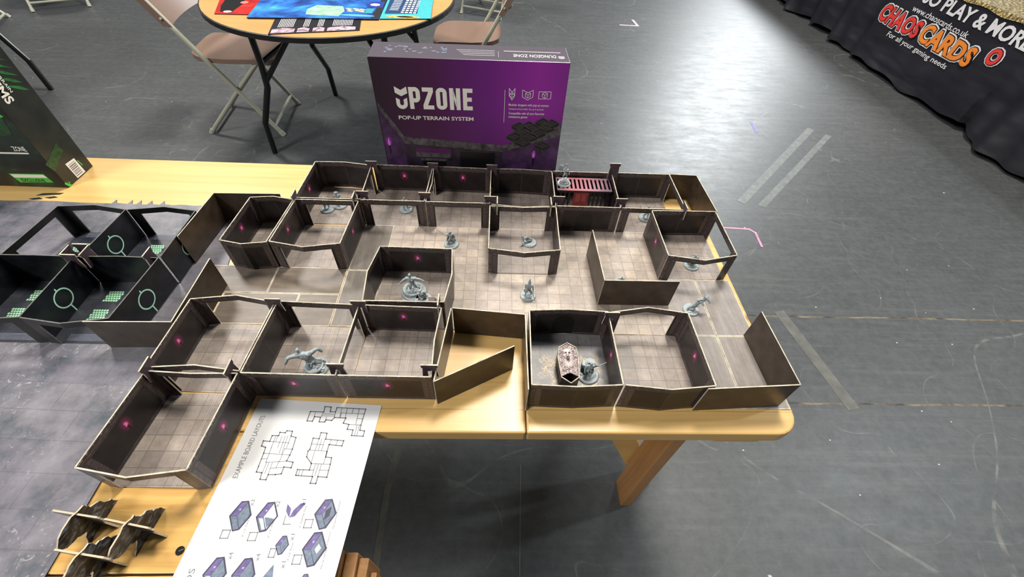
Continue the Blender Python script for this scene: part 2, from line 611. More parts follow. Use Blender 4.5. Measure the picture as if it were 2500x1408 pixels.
trestle_table()
t = thing('trestle_table', (-40, -16, ZF), 'yellow pine table top at the lower left under the white layout sheet', 'table')
m = MB()
m.box(-78, -9.62, -1.15, -11.4, -2.06, -0.02)
m.build('table_top', WOOD2, t, bevel=0.05)
m = MB()
m.box(-78, -17.4, -1.15, -11.4, -9.72, -0.02)
m.build('table_top', WOOD2, t, bevel=0.05)
for x0, x1, z1, y1 in ((-12.6, -11.35, -3.6, -7.9), (-11.3, -10.55, -3.9, -8.0), (-10.5, -9.9, -4.2, -8.25), (-9.85, -9.45, -5.0, -8.9)):
    m = MB()
    m.box(x0, -17.0, z1 - 4.0, x1, y1, z1)
    m.build('trestle_plank', WOODL, t, bevel=0.1)
for x in (-12.4, -70):
    m = MB()
    m.box(x, -16.5, ZF, x + 1.2, -13.0, -1.16 if x < -20 else -7.6)
    m.build('leg', WOODL, t, bevel=0.08)
m = MB()
m.box(-12.4, -16.5, -3.6, -11.6, -13.0, -1.16)
m.build('batten', WOODL, t)
# screws let into the yellow pine top
for x, y, lb in ((-19.0, -8.6, 'dark screw head sunk in the pine beside the white sheet'), (-24.1, -9.45, 'dark screw head by the table edge near the bottom left corner')):
    m = MB()
    m.prism([(x + 0.22 * math.cos(k * PI / 8), y + 0.22 * math.sin(k * PI / 8)) for k in range(16)], -0.03, 0.012)
    m.face([(x - 0.05, y - 0.05, 0.014), (x + 0.16, y + 0.06, 0.014), (x + 0.15, y + 0.1, 0.014), (x - 0.06, y, 0.014)], 1)
    o = m.build('screw', [plain('dark_steel', (0.015, 0.014, 0.014), 0.35, metal=0.6), plain('bright_steel', (0.5, 0.45, 0.35), 0.3, metal=1)], at=(x, y, 0))
    tag(o, lb, 'screw')


# ------------------------------------------------------------------ game mat
def mat_mat():
    m, nt, b = newmat('rocky_game_mat_print')
    n = N(nt)
    wp = world_in(n)
    g = n.noise(wp, 0.3, 7, 0.68)
    col = n.ramp(g, [(0.34, (0.05, 0.065, 0.080)), (0.5, (0.135, 0.128, 0.148)), (0.72, (0.22, 0.21, 0.235))])
    sp = n.add('ShaderNodeTexBrick')
    sp.offset = 0.5
    n.link(n.scaled(wp, (1, 1, 1), rot=(0, 0, 0.04)), sp.inputs['Vector'])
    sp.inputs['Scale'].default_value = 0.13
    sp.inputs['Mortar Size'].default_value = 0.007
    sp.inputs['Mortar Smooth'].default_value = 0.8
    sp.inputs['Color1'].default_value = (0.85, 0.85, 0.9, 1)
    sp.inputs['Color2'].default_value = (1.1, 1.1, 1.05, 1)
    sp.inputs['Mortar'].default_value = (0.62, 0.62, 0.66, 1)
    col = n.mix(0.55, col, sp.outputs[0], 'MULTIPLY')
    ch = n.noise(wp, 2.2, 6, 0.7, dist=1.2)
    ar = n.step(n.noise(wp, 0.14, 3), 0.48, 0.6)
    col = n.mix(n.math('MULTIPLY', n.math('MULTIPLY', n.step(ch, 0.585, 0.64), ar), 0.75), col, (0.42, 0.40, 0.42))
    n.link(col, b.inputs['Base Color'])
    b.inputs['Roughness'].default_value = 0.42
    bp = n.add('ShaderNodeBump')
    bp.inputs['Strength'].default_value = 0.3
    bp.inputs['Distance'].default_value = 0.002
    n.link(n.noise(wp, 1.0, 5), bp.inputs['Height'])
    n.link(bp.outputs[0], b.inputs['Normal'])
    return m


m = MB()
pts = [(-78, -17.0), (-25.1, -17.0), (-25.1, 6.0), (-25.0, 12.0), (-26.6, 20.3)]
x = -28.0
random.seed(3)
while x > -60:
    pts.append((x, 20.3 + random.choice((0, 0, 0.05, 0.12))))
    if -39 < x < -34:
        pts.append((x - 0.25, 20.9))
        pts.append((x - 0.4, 20.3))
    x -= random.uniform(0.6, 1.6)
pts.append((-78, 20.3))
m.prism(pts, 0.0, 0.07, 0, 1)
o = m.build('game_mat', [mat_mat(), RUBBER], at=(-40, 5, 0))
tag(o, 'purple grey rocky ground mat spread over the left of the table', 'mat')
for k, (pp, lb) in enumerate([([(-46.6, 21.25), (-44.6, 21.5), (-44.4, 21.75), (-46.2, 21.6)], 'longest dark scrap on the pine in front of the green box'),
                              ([(-45.6, 20.95), (-44.9, 21.2), (-44.5, 21.05), (-45.1, 20.85)], 'middle dark scrap on the pine, nearest the table middle'),
                              ([(-46.9, 20.7), (-46.1, 20.95), (-45.7, 20.75), (-46.4, 20.6)], 'small dark scrap at the edge of the rocky mat')]):
    m = MB()
    m.prism(pp, 0.0, 0.04)  # thin flat near-black shape beside the far edge of the mat
    tag(m.build('dark_patch', plain('dark_patch_tone', (0.012, 0.011, 0.014), 0.5), at=(pp[0][0], pp[0][1], 0)), lb, 'patch', 'dark patches by the mat')


# ------------------------------------------------------------------ corridor boards and the great hall board
def board(name, x0, y0, x1, y1, mat, label, group=None, z0=0.0, cat='board'):
    m = MB()
    m.box(x0, y0, z0, x1, y1, z0 + 0.08, 1, 1)
    e = 0.07 if 'corridor' in name else 0.02
    z1 = z0 + 0.081
    m.face([(x0 + e, y0 + e, z1), (x1 - e, y0 + e, z1), (x1 - e, y1 - e, z1), (x0 + e, y1 - e, z1)], 0, [(e, e), (x1 - x0 - e, e), (x1 - x0 - e, y1 - y0 - e), (e, y1 - y0 - e)])
    o = m.build(name, [mat, EDGE], at=((x0 + x1) / 2, (y0 + y1) / 2, z0))
    return tag(o, label, cat, group)


board('hall_board', -12.0, 6.2, -0.01, 18.2, HALL, 'large pale flagstone board, left half, holding the walled room with two figures', 'great hall boards')
board('hall_board', 0.01, 5.98, 12.0, 18.2, HALL, 'large pale flagstone board, right half, in front of the caged room', 'great hall boards')
CG = 'corridor boards'
board('corridor_board', -26.4, 9.55, -20.84, 12.5, CORX, 'brown corridor board beside the mat, in front of the narrow doorway room', CG)
board('corridor_board', -20.82, 9.52, -15.03, 12.45, CORX, 'brown corridor board in front of the open arch room at the left', CG)
board('corridor_board', -24.1, 6.4, -18.2, 9.5, CORX, 'brown corridor board behind the leftmost front arch', CG)
board('corridor_board', -18.18, 6.3, -15.03, 9.48, CORX, 'short brown corridor board next to the long crossing corridor', CG)
board('corridor_board', -14.98, 6.3, -12.03, 12.25, CORL, 'near half of the grey corridor left of the walled room', CG)
board('corridor_board', -14.98, 12.27, -12.03, 18.2, CORL, 'far half of the grey corridor, beside the two torch walls', CG)
board('corridor_board', 12.03, 6.0, 15.13, 12.0, CORY, 'corridor board carrying the leaning clawed figure', CG)
board('corridor_board', 12.03, -0.2, 15.13, 5.98, CORY, 'corridor board beside the empty torch room at the right', CG)
board('corridor_board', 15.17, 6.0, 18.2, 12.0, CORY, 'outermost corridor board along the right table edge, far half', CG)
board('corridor_board', 15.17, -0.2, 18.4, 5.98, CORY, 'outermost corridor board enclosed by the corner wall at the right', CG)


# ------------------------------------------------------------------ pop-up rooms
def off(p, q, d):
    v = Vector((q[0] - p[0], q[1] - p[1])).normalized()
    return Vector((-v.y, v.x)) * d


def slab(m, path, s0, s1, z0, z1, th, L, us=1.0):
    """card strip following a polyline from arc length s0 to s1; side faces 0, raw edges 1"""
    segs = []
    acc = 0
    for i in range(len(path) - 1):
        a = Vector(path[i])
        b = Vector(path[i + 1])
        l = (b - a).length
        lo, hi = max(s0, acc), min(s1, acc + l)
        if hi - lo > 1e-4:
            segs.append((a + (b - a) * ((lo - acc) / l), a + (b - a) * ((hi - acc) / l), lo, hi))
        acc += l
    # mitred normals
    ns = []
    for k, (a, b, lo, hi) in enumerate(segs):
        d = (b - a).normalized()
        ns.append(Vector((-d.y, d.x)))
    for k, (a, b, lo, hi) in enumerate(segs):
        na = ns[k] if k == 0 else ((ns[k] + ns[k - 1]) / 2)
        nb = ns[k] if k == len(segs) - 1 else ((ns[k] + ns[k + 1]) / 2)
        na = na * th / 2
        nb = nb * th / 2
        A0, A1, B0, B1 = a - na, a + na, b - nb, b + nb
        ua, ub = (lo - L / 2) * us, (hi - L / 2) * us
        zz = [(ua, z0), (ub, z0), (ub, z1), (ua, z1)]
        m.face([(A0.x, A0.y, z0), (B0.x, B0.y, z0), (B0.x, B0.y, z1), (A0.x, A0.y, z1)], 0, zz)
        m.face([(B1.x, B1.y, z0), (A1.x, A1.y, z0), (A1.x, A1.y, z1), (B1.x, B1.y, z1)], 0, [(-ub, z0), (-ua, z0), (-ua, z1), (-ub, z1)])
        m.face([(A0.x, A0.y, z1), (B0.x, B0.y, z1), (B1.x, B1.y, z1), (A1.x, A1.y, z1)], 1)
        m.face([(A1.x, A1.y, z0), (B1.x, B1.y, z0), (B0.x, B0.y, z0), (A0.x, A0.y, z0)], 1)
        if k == 0:
            m.face([(A1.x, A1.y, z0), (A0.x, A0.y, z0), (A0.x, A0.y, z1), (A1.x, A1.y, z1)], 1)
        if k == len(segs) - 1:
            m.face([(B0.x, B0.y, z0), (B1.x, B1.y, z0), (B1.x, B1.y, z1), (B0.x, B0.y, z1)], 1)


def wall(parent, path, kind, mats, H=3.0, zb=0.0, th=0.085, edge=None):
    L = sum((Vector(path[i + 1]) - Vector(path[i])).length for i in range(len(path) - 1))
    us = 5.8 / L if L < 5 else 1.0
    m = MB()
    if kind == 'A':
        pw = 0.78 if L > 5 else 0.5
        slab(m, path, 0, pw, zb, H - 0.52, th, L, us)
        slab(m, path, L - pw, L, zb, H - 0.52, th, L, us)
        slab(m, path, 0, L, H - 0.52, H, th, L, us)
        return m.build('arch_wall', [mats['A'], edge or EDGE], parent)
    slab(m, path, 0, L, zb, H, th, L, us)
    return m.build('wall_panel', [mats[kind], edge or EDGE], parent)


def kinked(a, b, k):
    """k > 0 folds outward (to the right of a->b)"""
    a, b = Vector(a), Vector(b)
    if abs(k) < 1e-6:
        return [a, b]
    d = (b - a).normalized()
    n_ = Vector((d.y, -d.x))
    return [a, (a + b) / 2 + n_ * k, b]


def room(label, TL, TR, BR, BL, sides, kb=0, kr=0, kf=0, kl=0, z=0.0, mats=MW, tile=TILE, group='pop-up dungeon rooms', name='dungeon_room', edge=None, H=3.0):
    c = ((TL[0] + BR[0]) / 2, (TL[1] + BR[1]) / 2, z)
    t = thing(name, c, label, 'room', group)
    m = MB()
    i = -0.05
    P = [(BL[0] + i, BL[1] + i), (BR[0] - i, BR[1] + i), (TR[0] - i, TR[1] - i), (TL[0] + i, TL[1] - i)]
    m.prism(P, z, z + 0.075, 0, 1)
    for fi in range(2):
        m.uv[fi] = [(p[0] - BL[0], p[1] - BL[1]) for p in m.v[fi * 4:fi * 4 + 4]]
    # the fold line across the tile
    mx0, mx1 = (P[0][0] + P[1][0]) / 2, (P[2][0] + P[3][0]) / 2
    fo = m.build('tile_floor', [tile, edge or EDGE], t)
    b, r, f, l = sides
    zb = z + 0.076
    # clockwise seen from above keeps "outward" on the left, so reverse the sign
    for kind, a, q, k in ((b, TL, TR, -kb), (r, TR, BR, -kr), (f, BR, BL, -kf), (l, BL, TL, -kl)):
        if kind == 'N':
            continue
        wall(t, kinked(a, q, k), kind, mats, H + z, zb, edge=edge)
    return t


room('torch room at the far left end of the back row, two figures near it', (-20.2, 24.0), (-14.72, 23.7), (-14.68, 18.28), (-20.4, 18.25), 'SAAT', kb=0.25)
room('back row room directly behind the crouching figure, torch on its back wall', (-14.6, 23.8), (-8.75, 23.8), (-8.95, 18.25), (-14.6, 18.22), 'TAAN')
room('empty back row room with one torch, left of the plain one', (-8.65, 23.85), (-3.0, 23.75), (-3.02, 18.22), (-8.82, 18.22), 'TSAA', kl=-0.2)
room('plain torchless back row room behind the centre arch room', (-2.85, 23.75), (3.05, 23.65), (3.0, 18.12), (-2.88, 18.1), 'SSAN', kb=0.15, kf=0.3)
room('back row room holding the red barred cage', (3.18, 23.7), (9.08, 23.72), (9.0, 18.15), (3.12, 18.15), 'SSDN')
room('back row room at the right, open towards the plain corner wall', (9.25, 23.78), (15.0, 23.8), (15.1, 18.12), (9.15, 18.15), 'SAAN')
room('narrow closed room with a doorway drawn on its front, left of the long arch room', (-24.2, 18.1), (-20.42, 17.95), (-20.82, 12.4), (-24.5, 12.5), 'SSDT', kb=0.3, kf=0.35)
room('arch room at the left with torches on both side walls and a bent front beam', (-20.25, 18.0), (-14.75, 18.0), (-15.02, 12.45), (-20.62, 12.5), 'ATAT', kf=0.55)
room('centre arch room with the fallen figure on its floor', (-3.0, 17.85), (3.0, 17.95), (2.9, 12.3), (-3.0, 12.3), 'ASAS', kf=0.45, kb=-0.15, z=0.085, H=2.93)
room('rightmost arch room standing over the table edge, a bat-armed figure behind its beam', (11.85, 17.85), (17.85, 18.0), (17.8, 12.2), (11.9, 12.0), 'SAAT', kf=0.6)
room('closed room in the middle with two grey figures and a tiny roof inside', (-11.75, 12.2), (-5.95, 12.1), (-6.12, 6.5), (-11.95, 6.5), 'TSSS', kr=0.28, kl=0.35, z=0.085, H=2.93)
room('empty arch room behind the leftmost front room, torch on its left wall', (-23.9, 6.35), (-18.02, 6.2), (-18.32, 0.62), (-24.1, 0.8), 'ASAT', kb=0.5, kf=-0.3)
room('front row room with the hulking many-limbed figure', (-17.85, 6.3), (-12.12, 6.1), (-12.35, 0.4), (-18.18, 0.5), 'AATS')
room('front row room with a torch on its back wall, beside the open pine gap', (-11.95, 6.1), (-6.25, 5.95), (-6.38, 0.35), (-12.2, 0.4), 'TSTN', kr=-0.15)
room('crypt room holding the coffin, gold scrollwork on its floor', (0.1, 5.9), (5.85, 5.9), (5.87, -0.05), (0.0, -0.1), 'DTSS', kb=0.15, kf=0.15, tile=GOLDT)
room('empty room right of the crypt, with a peaked back beam', (6.08, 5.85), (11.8, 5.9), (11.92, -0.05), (6.03, -0.05), 'ATSN', kb=0.5, kf=0.3)
room('nearest room at the lower left, reaching towards the rock pieces', (-23.92, 0.55), (-18.35, 0.45), (-18.68, -5.4), (-24.42, -5.3), 'ATAT', kf=0.45, kb=-0.1)
SG = 'pop-up sci-fi rooms'
room('black room with open arches and a green ring on its right wall, farthest left', (-39.2, 16.1), (-33.6, 15.9), (-33.9, 10.4), (-39.5, 10.4), 'ATNA', kb=0.4, z=0.07, mats=MSF, tile=SFT, group=SG, name='science_fiction_room', edge=EDGED, H=2.95)
room('black arch room with a green ring, next to the tall brown corner wall', (-33.45, 15.9), (-27.95, 16.0), (-28.0, 10.45), (-33.75, 10.4), 'ATNN', kb=0.45, z=0.07, mats=MSF, tile=SFT, group=SG, name='science_fiction_room', edge=EDGED, H=2.95)
room('black room with green gratings cut off by the left picture edge', (-39.9, 10.25), (-34.2, 10.25), (-34.1, 4.5), (-39.9, 4.5), 'STAS', kb=0.05, kf=0.3, z=0.07, mats=MSF, tile=SFT, group=SG, name='science_fiction_room', edge=EDGED, H=2.95)
room('black room with two green gratings and a bent front beam', (-34.05, 10.25), (-28.1, 10.3), (-28.4, 4.5), (-34.02, 4.45), 'STAN', kb=0.1, kf=0.45, z=0.07, mats=MSF, tile=SFT, group=SG, name='science_fiction_room', edge=EDGED, H=2.95)
# green gratings printed on the two near sci-fi floors
GREEN = plain('green_print', (0.30, 0.58, 0.36), 0.45)
scif = [o for o in COL.objects if o.name.startswith('science_fiction_room')]
for rt, spots in ((scif[2], ((-38.4, 8.2), (-38.8, 6.4))), (scif[3], ((-32.8, 8.25), (-32.9, 6.4))), (scif[1], ((-32.4, 13.6),)), (scif[0], ((-38.6, 13.6),))):
    fl = [c for c in rt.children if c.name.startswith('tile_floor')][0]
    for gx, gy in spots:
        m = MB()
        for r_ in range(5):
            for c_ in range(6):
                ox = gx + c_ * 0.19 + (0.09 if r_ % 2 else 0)
                oy = gy + r_ * 0.22
                m.face([(ox, oy, 0.156), (ox + 0.14, oy, 0.156), (ox + 0.14, oy + 0.17, 0.156), (ox, oy + 0.17, 0.156)])
        g = m.build('floor_grating', GREEN, rt)
        g.parent = fl
    m = MB()
    cx0, cy0 = rt['_at'][0], rt['_at'][1]
    for k in range(5):
        y = (cy0 + 2.2 + k * 0.12) if rt in scif[:2] else (cy0 - 2.75 + k * 0.12)
        m.face([(cx0 - 1.9, y, 0.156), (cx0 + 1.9, y, 0.156), (cx0 + 1.9, y + 0.035, 0.156), (cx0 - 1.9, y + 0.035, 0.156)])
    g = m.build('printed_vent_lines', plain('pale_blue_grey_print', (0.16, 0.18, 0.24), 0.5), rt)
    g.parent = fl


# ------------------------------------------------------------------ plain L shaped corner walls
def corner_wall(p0, c, p1, label, H=3.0, z=0.0, lean=0.0):
    at = (c[0], c[1], z)
    t = thing('corner_wall', at, label, 'wall', 'plain brown corner walls')
    for a, b in ((p0, c), (c, p1)):
        m = MB()
        L = (Vector(b) - Vector(a)).length
        slab(m, [Vector(a), Vector(b)], 0, L, z, z + H, 0.08, L)
        m.build('wall_panel', [BROWN, EDGE], t)
    return t


corner_wall((15.15, 23.85), (17.8, 23.75), (18.0, 17.95), 'plain brown corner wall closing the back row at the far right')
corner_wall((5.95, 14.9), (6.08, 9.0), (12.05, 9.05), 'plain brown corner wall standing on the pale hall board', z=0.085, H=2.93)
corner_wall((-1.05, 2.8), (-6.18, 0.02), (-5.56, 5.95), 'plain brown corner wall with one panel slanting across the bare pine')
corner_wall((-5.45, 5.98), (-0.22, 5.5), (-0.22, -0.45), 'plain brown corner wall against the left side of the crypt room')
corner_wall((17.4, 6.1), (17.55, 0.05), (11.3, -0.32), 'plain brown corner wall at the front right corner of the table', z=0.085)
corner_wall((-21.8, 18.62), (-27.45, 18.45), (-27.8, 12.7), 'plain brown corner wall between the black rooms and the narrow room', z=0.07)
corner_wall((-24.25, 10.3), (-24.15, 4.25), (-29.8, 4.15), 'plain brown corner wall jutting over the rocky mat in front of the black rooms', z=0.09)


# ------------------------------------------------------------------ slotted clips
CLIPM = wall_mat('clip_print', (0.035, 0.022, 0.03), (0.10, 0.068, 0.08), border=False, rough=0.4)


def clip(x, y, o, label, z0=2.25, z1=3.6, wd=1.08):
    th = 0.1
    P = [(-wd / 2, z1), (-wd / 2 + 0.03, z1 - 0.3), (-wd / 2 + 0.1, z1 - 0.34), (-wd / 2 + 0.02, z0), (-0.16, z0), (-0.16, 2.93), (0.16, 2.93), (0.16, z0), (wd / 2 - 0.02, z0), (wd / 2 - 0.1, z1 - 0.34), (wd / 2 - 0.03, z1 - 0.3), (wd / 2, z1)]
    m = MB()
    # outline split in convex pieces for the faces
    quads = [(0, 1, 10, 11), (1, 2, 9, 10), (2, 5, 6, 9), (2, 3, 4, 5), (6, 7, 8, 9)]

    def w3(p, s_):
        return (x + p[0], y + s_, p[1]) if o == 'x' else (x + s_, y + p[0], p[1])
    for qd in quads:
        pts_ = [P[i] for i in qd]
        m.face([w3(p, -th / 2) for p in pts_], 0, [(p[0], p[1]) for p in pts_])
        m.face([w3(p, th / 2) for p in pts_[::-1]], 0, [(p[0], p[1]) for p in pts_[::-1]])
    n_ = len(P)
    for i in range(n_):
        a, b = P[i], P[(i + 1) % n_]
        m.face([w3(a, -th / 2), w3(a, th / 2), w3(b, th / 2), w3(b, -th / 2)], 1)
    for zz in (z1 - 0.32,):
        for s_ in (-th / 2 - 0.004, th / 2 + 0.004):
            m.face([w3((-wd / 2 + 0.05, zz), s_), w3((wd / 2 - 0.05, zz), s_), w3((wd / 2 - 0.05, zz + 0.05), s_), w3((-wd / 2 + 0.05, zz + 0.05), s_)], 1 if False else 0, [(0, 0)] * 4)
    ob = m.build('card_clip', [CLIPM, EDGE], at=(x, y, z0), weld=False)
    return tag(ob, label, 'clip', 'slotted card clips joining the walls')


for c in [(-14.6, 23.45, 'x', 'card clip at the back, first from the left'),
          (-8.7, 23.5, 'x', 'card clip at the back, second from the left'),
          (-2.93, 23.5, 'x', 'card clip at the back, third from the left, behind the hall room'),
          (9.17, 23.45, 'x', 'tallest card clip, at the back right of the cage room', 2.4, 4.25),
          (-14.45, 18.65, 'x', 'card clip on the divider behind the crouching figure'),
          (-15.1, 18.12, 'y', 'card clip set crosswise beside the crouching figure'),
          (-8.9, 18.7, 'x', 'card clip between the two empty back arches'),
          (-3.0, 18.45, 'x', 'card clip at the back left corner of the centre arch room'),
          (-2.35, 18.0, 'y', 'crosswise card clip at the back left corner of the centre arch room'),
          (3.3, 18.75, 'x', 'card clip left of the cage front'),
          (2.5, 18.05, 'y', 'crosswise card clip left of the cage front'),
          (9.1, 18.7, 'x', 'card clip right of the cage front'),
          (14.9, 18.05, 'y', 'crosswise card clip on the back wall of the rightmost arch room'),
          (-20.3, 18.1, 'y', 'card clip at the far left corner above the narrow room'),
          (-17.95, 6.0, 'x', 'card clip on the divider behind the leftmost front arch'),
          (-12.05, 5.95, 'x', 'card clip on the divider right behind the hulking figure room'),
          (-23.75, 0.66, 'y', 'leftmost card clip, behind the nearest room'),
          (-18.75, 0.55, 'y', 'card clip at the back right of the nearest room'),
          (-12.35, 0.85, 'x', 'card clip near the hulking figure at the front'),
          (-6.5, 0.85, 'x', 'card clip at the front next to the slanting brown panel'),
          (-6.45, 6.25, 'y', 'card clip beside the tiny roof in the closed room'),
          (5.95, 5.35, 'x', 'card clip at the back right corner of the crypt room'),
          (-34.6, 10.35, 'y', 'left one of the four clips crossing between the black rooms'),
          (-33.2, 10.35, 'y', 'right one of the four clips crossing between the black rooms'),
          (-33.9, 11.0, 'x', 'rear one of the four clips crossing between the black rooms'),
          (-34.05, 9.85, 'x', 'front one of the four clips crossing between the black rooms'),
          (-28.7, 10.35, 'y', 'lone brown clip on the back wall of the black grating room')]:
    clip(*c)


# ------------------------------------------------------------------ barred cage
def cage():
    x0, x1, y0, y1, z = 3.45, 8.85, 21.25, 23.4, 2.5
    t = thing('barred_cage', ((x0 + x1) / 2, (y0 + y1) / 2, 0.08), 'card cage with a slatted pink roof and a red door', 'cage')
    PK, _, _b = (None, None, None)
    top, nt, b = newmat('pink_slat_print')
    n = N(nt)
    wp = world_in(n)
    sp = n.add('ShaderNodeSeparateXYZ')
    n.link(wp, sp.inputs[0])
    col = n.ramp(n.step(sp.outputs[0], 3.4, 8.9), [(0.0, (0.10, 0.08, 0.10)), (0.25, (0.33, 0.11, 0.12)), (0.6, (0.32, 0.13, 0.16)), (1.0, (0.10, 0.07, 0.10))])
    n.link(col, b.inputs['Base Color'])
    b.inputs['Roughness'].default_value = 0.35
    m = MB()
    m.box(x0, y0, z - 0.07, x1, y0 + 0.32, z)
    m.box(x0, y1 - 0.25, z - 0.07, x1, y1, z)
    k = 13
    step = (x1 - x0) / k
    for i in range(k + 1):
        xa = x0 + i * step - 0.10
        m.box(max(x0, xa), y0 + 0.32, z - 0.07, min(x1, xa + 0.22), y1 - 0.25, z)
    m.build('slatted_roof', top, t)
    dk = plain('cage_dark_print', (0.012, 0.008, 0.010), 0.35)
    for side in ((x0, x0 + 0.06), (x1 - 0.06, x1)):
        m = MB()
        m.box(side[0], y0, 0.08, side[1], y1, z - 0.07)
        m.build('side_panel', dk, t)
    # front of bars with spear-shaped gaps
    m = MB()
    m.box(x0, y0, z - 0.3, x1, y0 + 0.05, z - 0.07)
    m.box(x0, y0, 0.08, x1, y0 + 0.05, 0.3)
    for i in range(k + 1):
        xa = x0 + i * step
        if 5.0 < xa < 6.7:
            continue
        for (za, zb_, h0, h1) in ((0.3, 0.7, 0.13, 0.05), (0.7, 1.2, 0.05, 0.14), (1.2, 2.2, 0.14, 0.09)):
            m.face([(xa - h0, y0, za), (xa + h0, y0, za), (xa + h1, y0, zb_), (xa - h1, y0, zb_)])
            m.face([(xa + h0, y0 + 0.05, za), (xa - h0, y0 + 0.05, za), (xa - h1, y0 + 0.05, zb_), (xa + h1, y0 + 0.05, zb_)])
            m.face([(xa + h0, y0, za), (xa + h0, y0 + 0.05, za), (xa + h1, y0 + 0.05, zb_), (xa + h1, y0, zb_)])
            m.face([(xa - h0, y0 + 0.05, za), (xa - h0, y0, za), (xa - h1, y0, zb_), (xa - h1, y0 + 0.05, zb_)])
    m.build('barred_front', dk, t)
    red = plain('red_door_print', (0.20, 0.028, 0.026), 0.35, var=0.35, vscale=2.5)
    m = MB()
    m.box(5.12, y0 - 0.05, 0.08, 6.62, y0 + 0.0, z - 0.2)
    d = m.build('door', red, t)
    m = MB()
    m.box(5.35, y0 - 0.075, 1.25, 5.82, y0 - 0.05, 2.15)
    m.box(5.95, y0 - 0.075, 1.25, 6.4, y0 - 0.05, 2.15)
    m.build('door_panel', plain('bright_red_print', (0.34, 0.06, 0.05), 0.35), t).parent = d


cage()


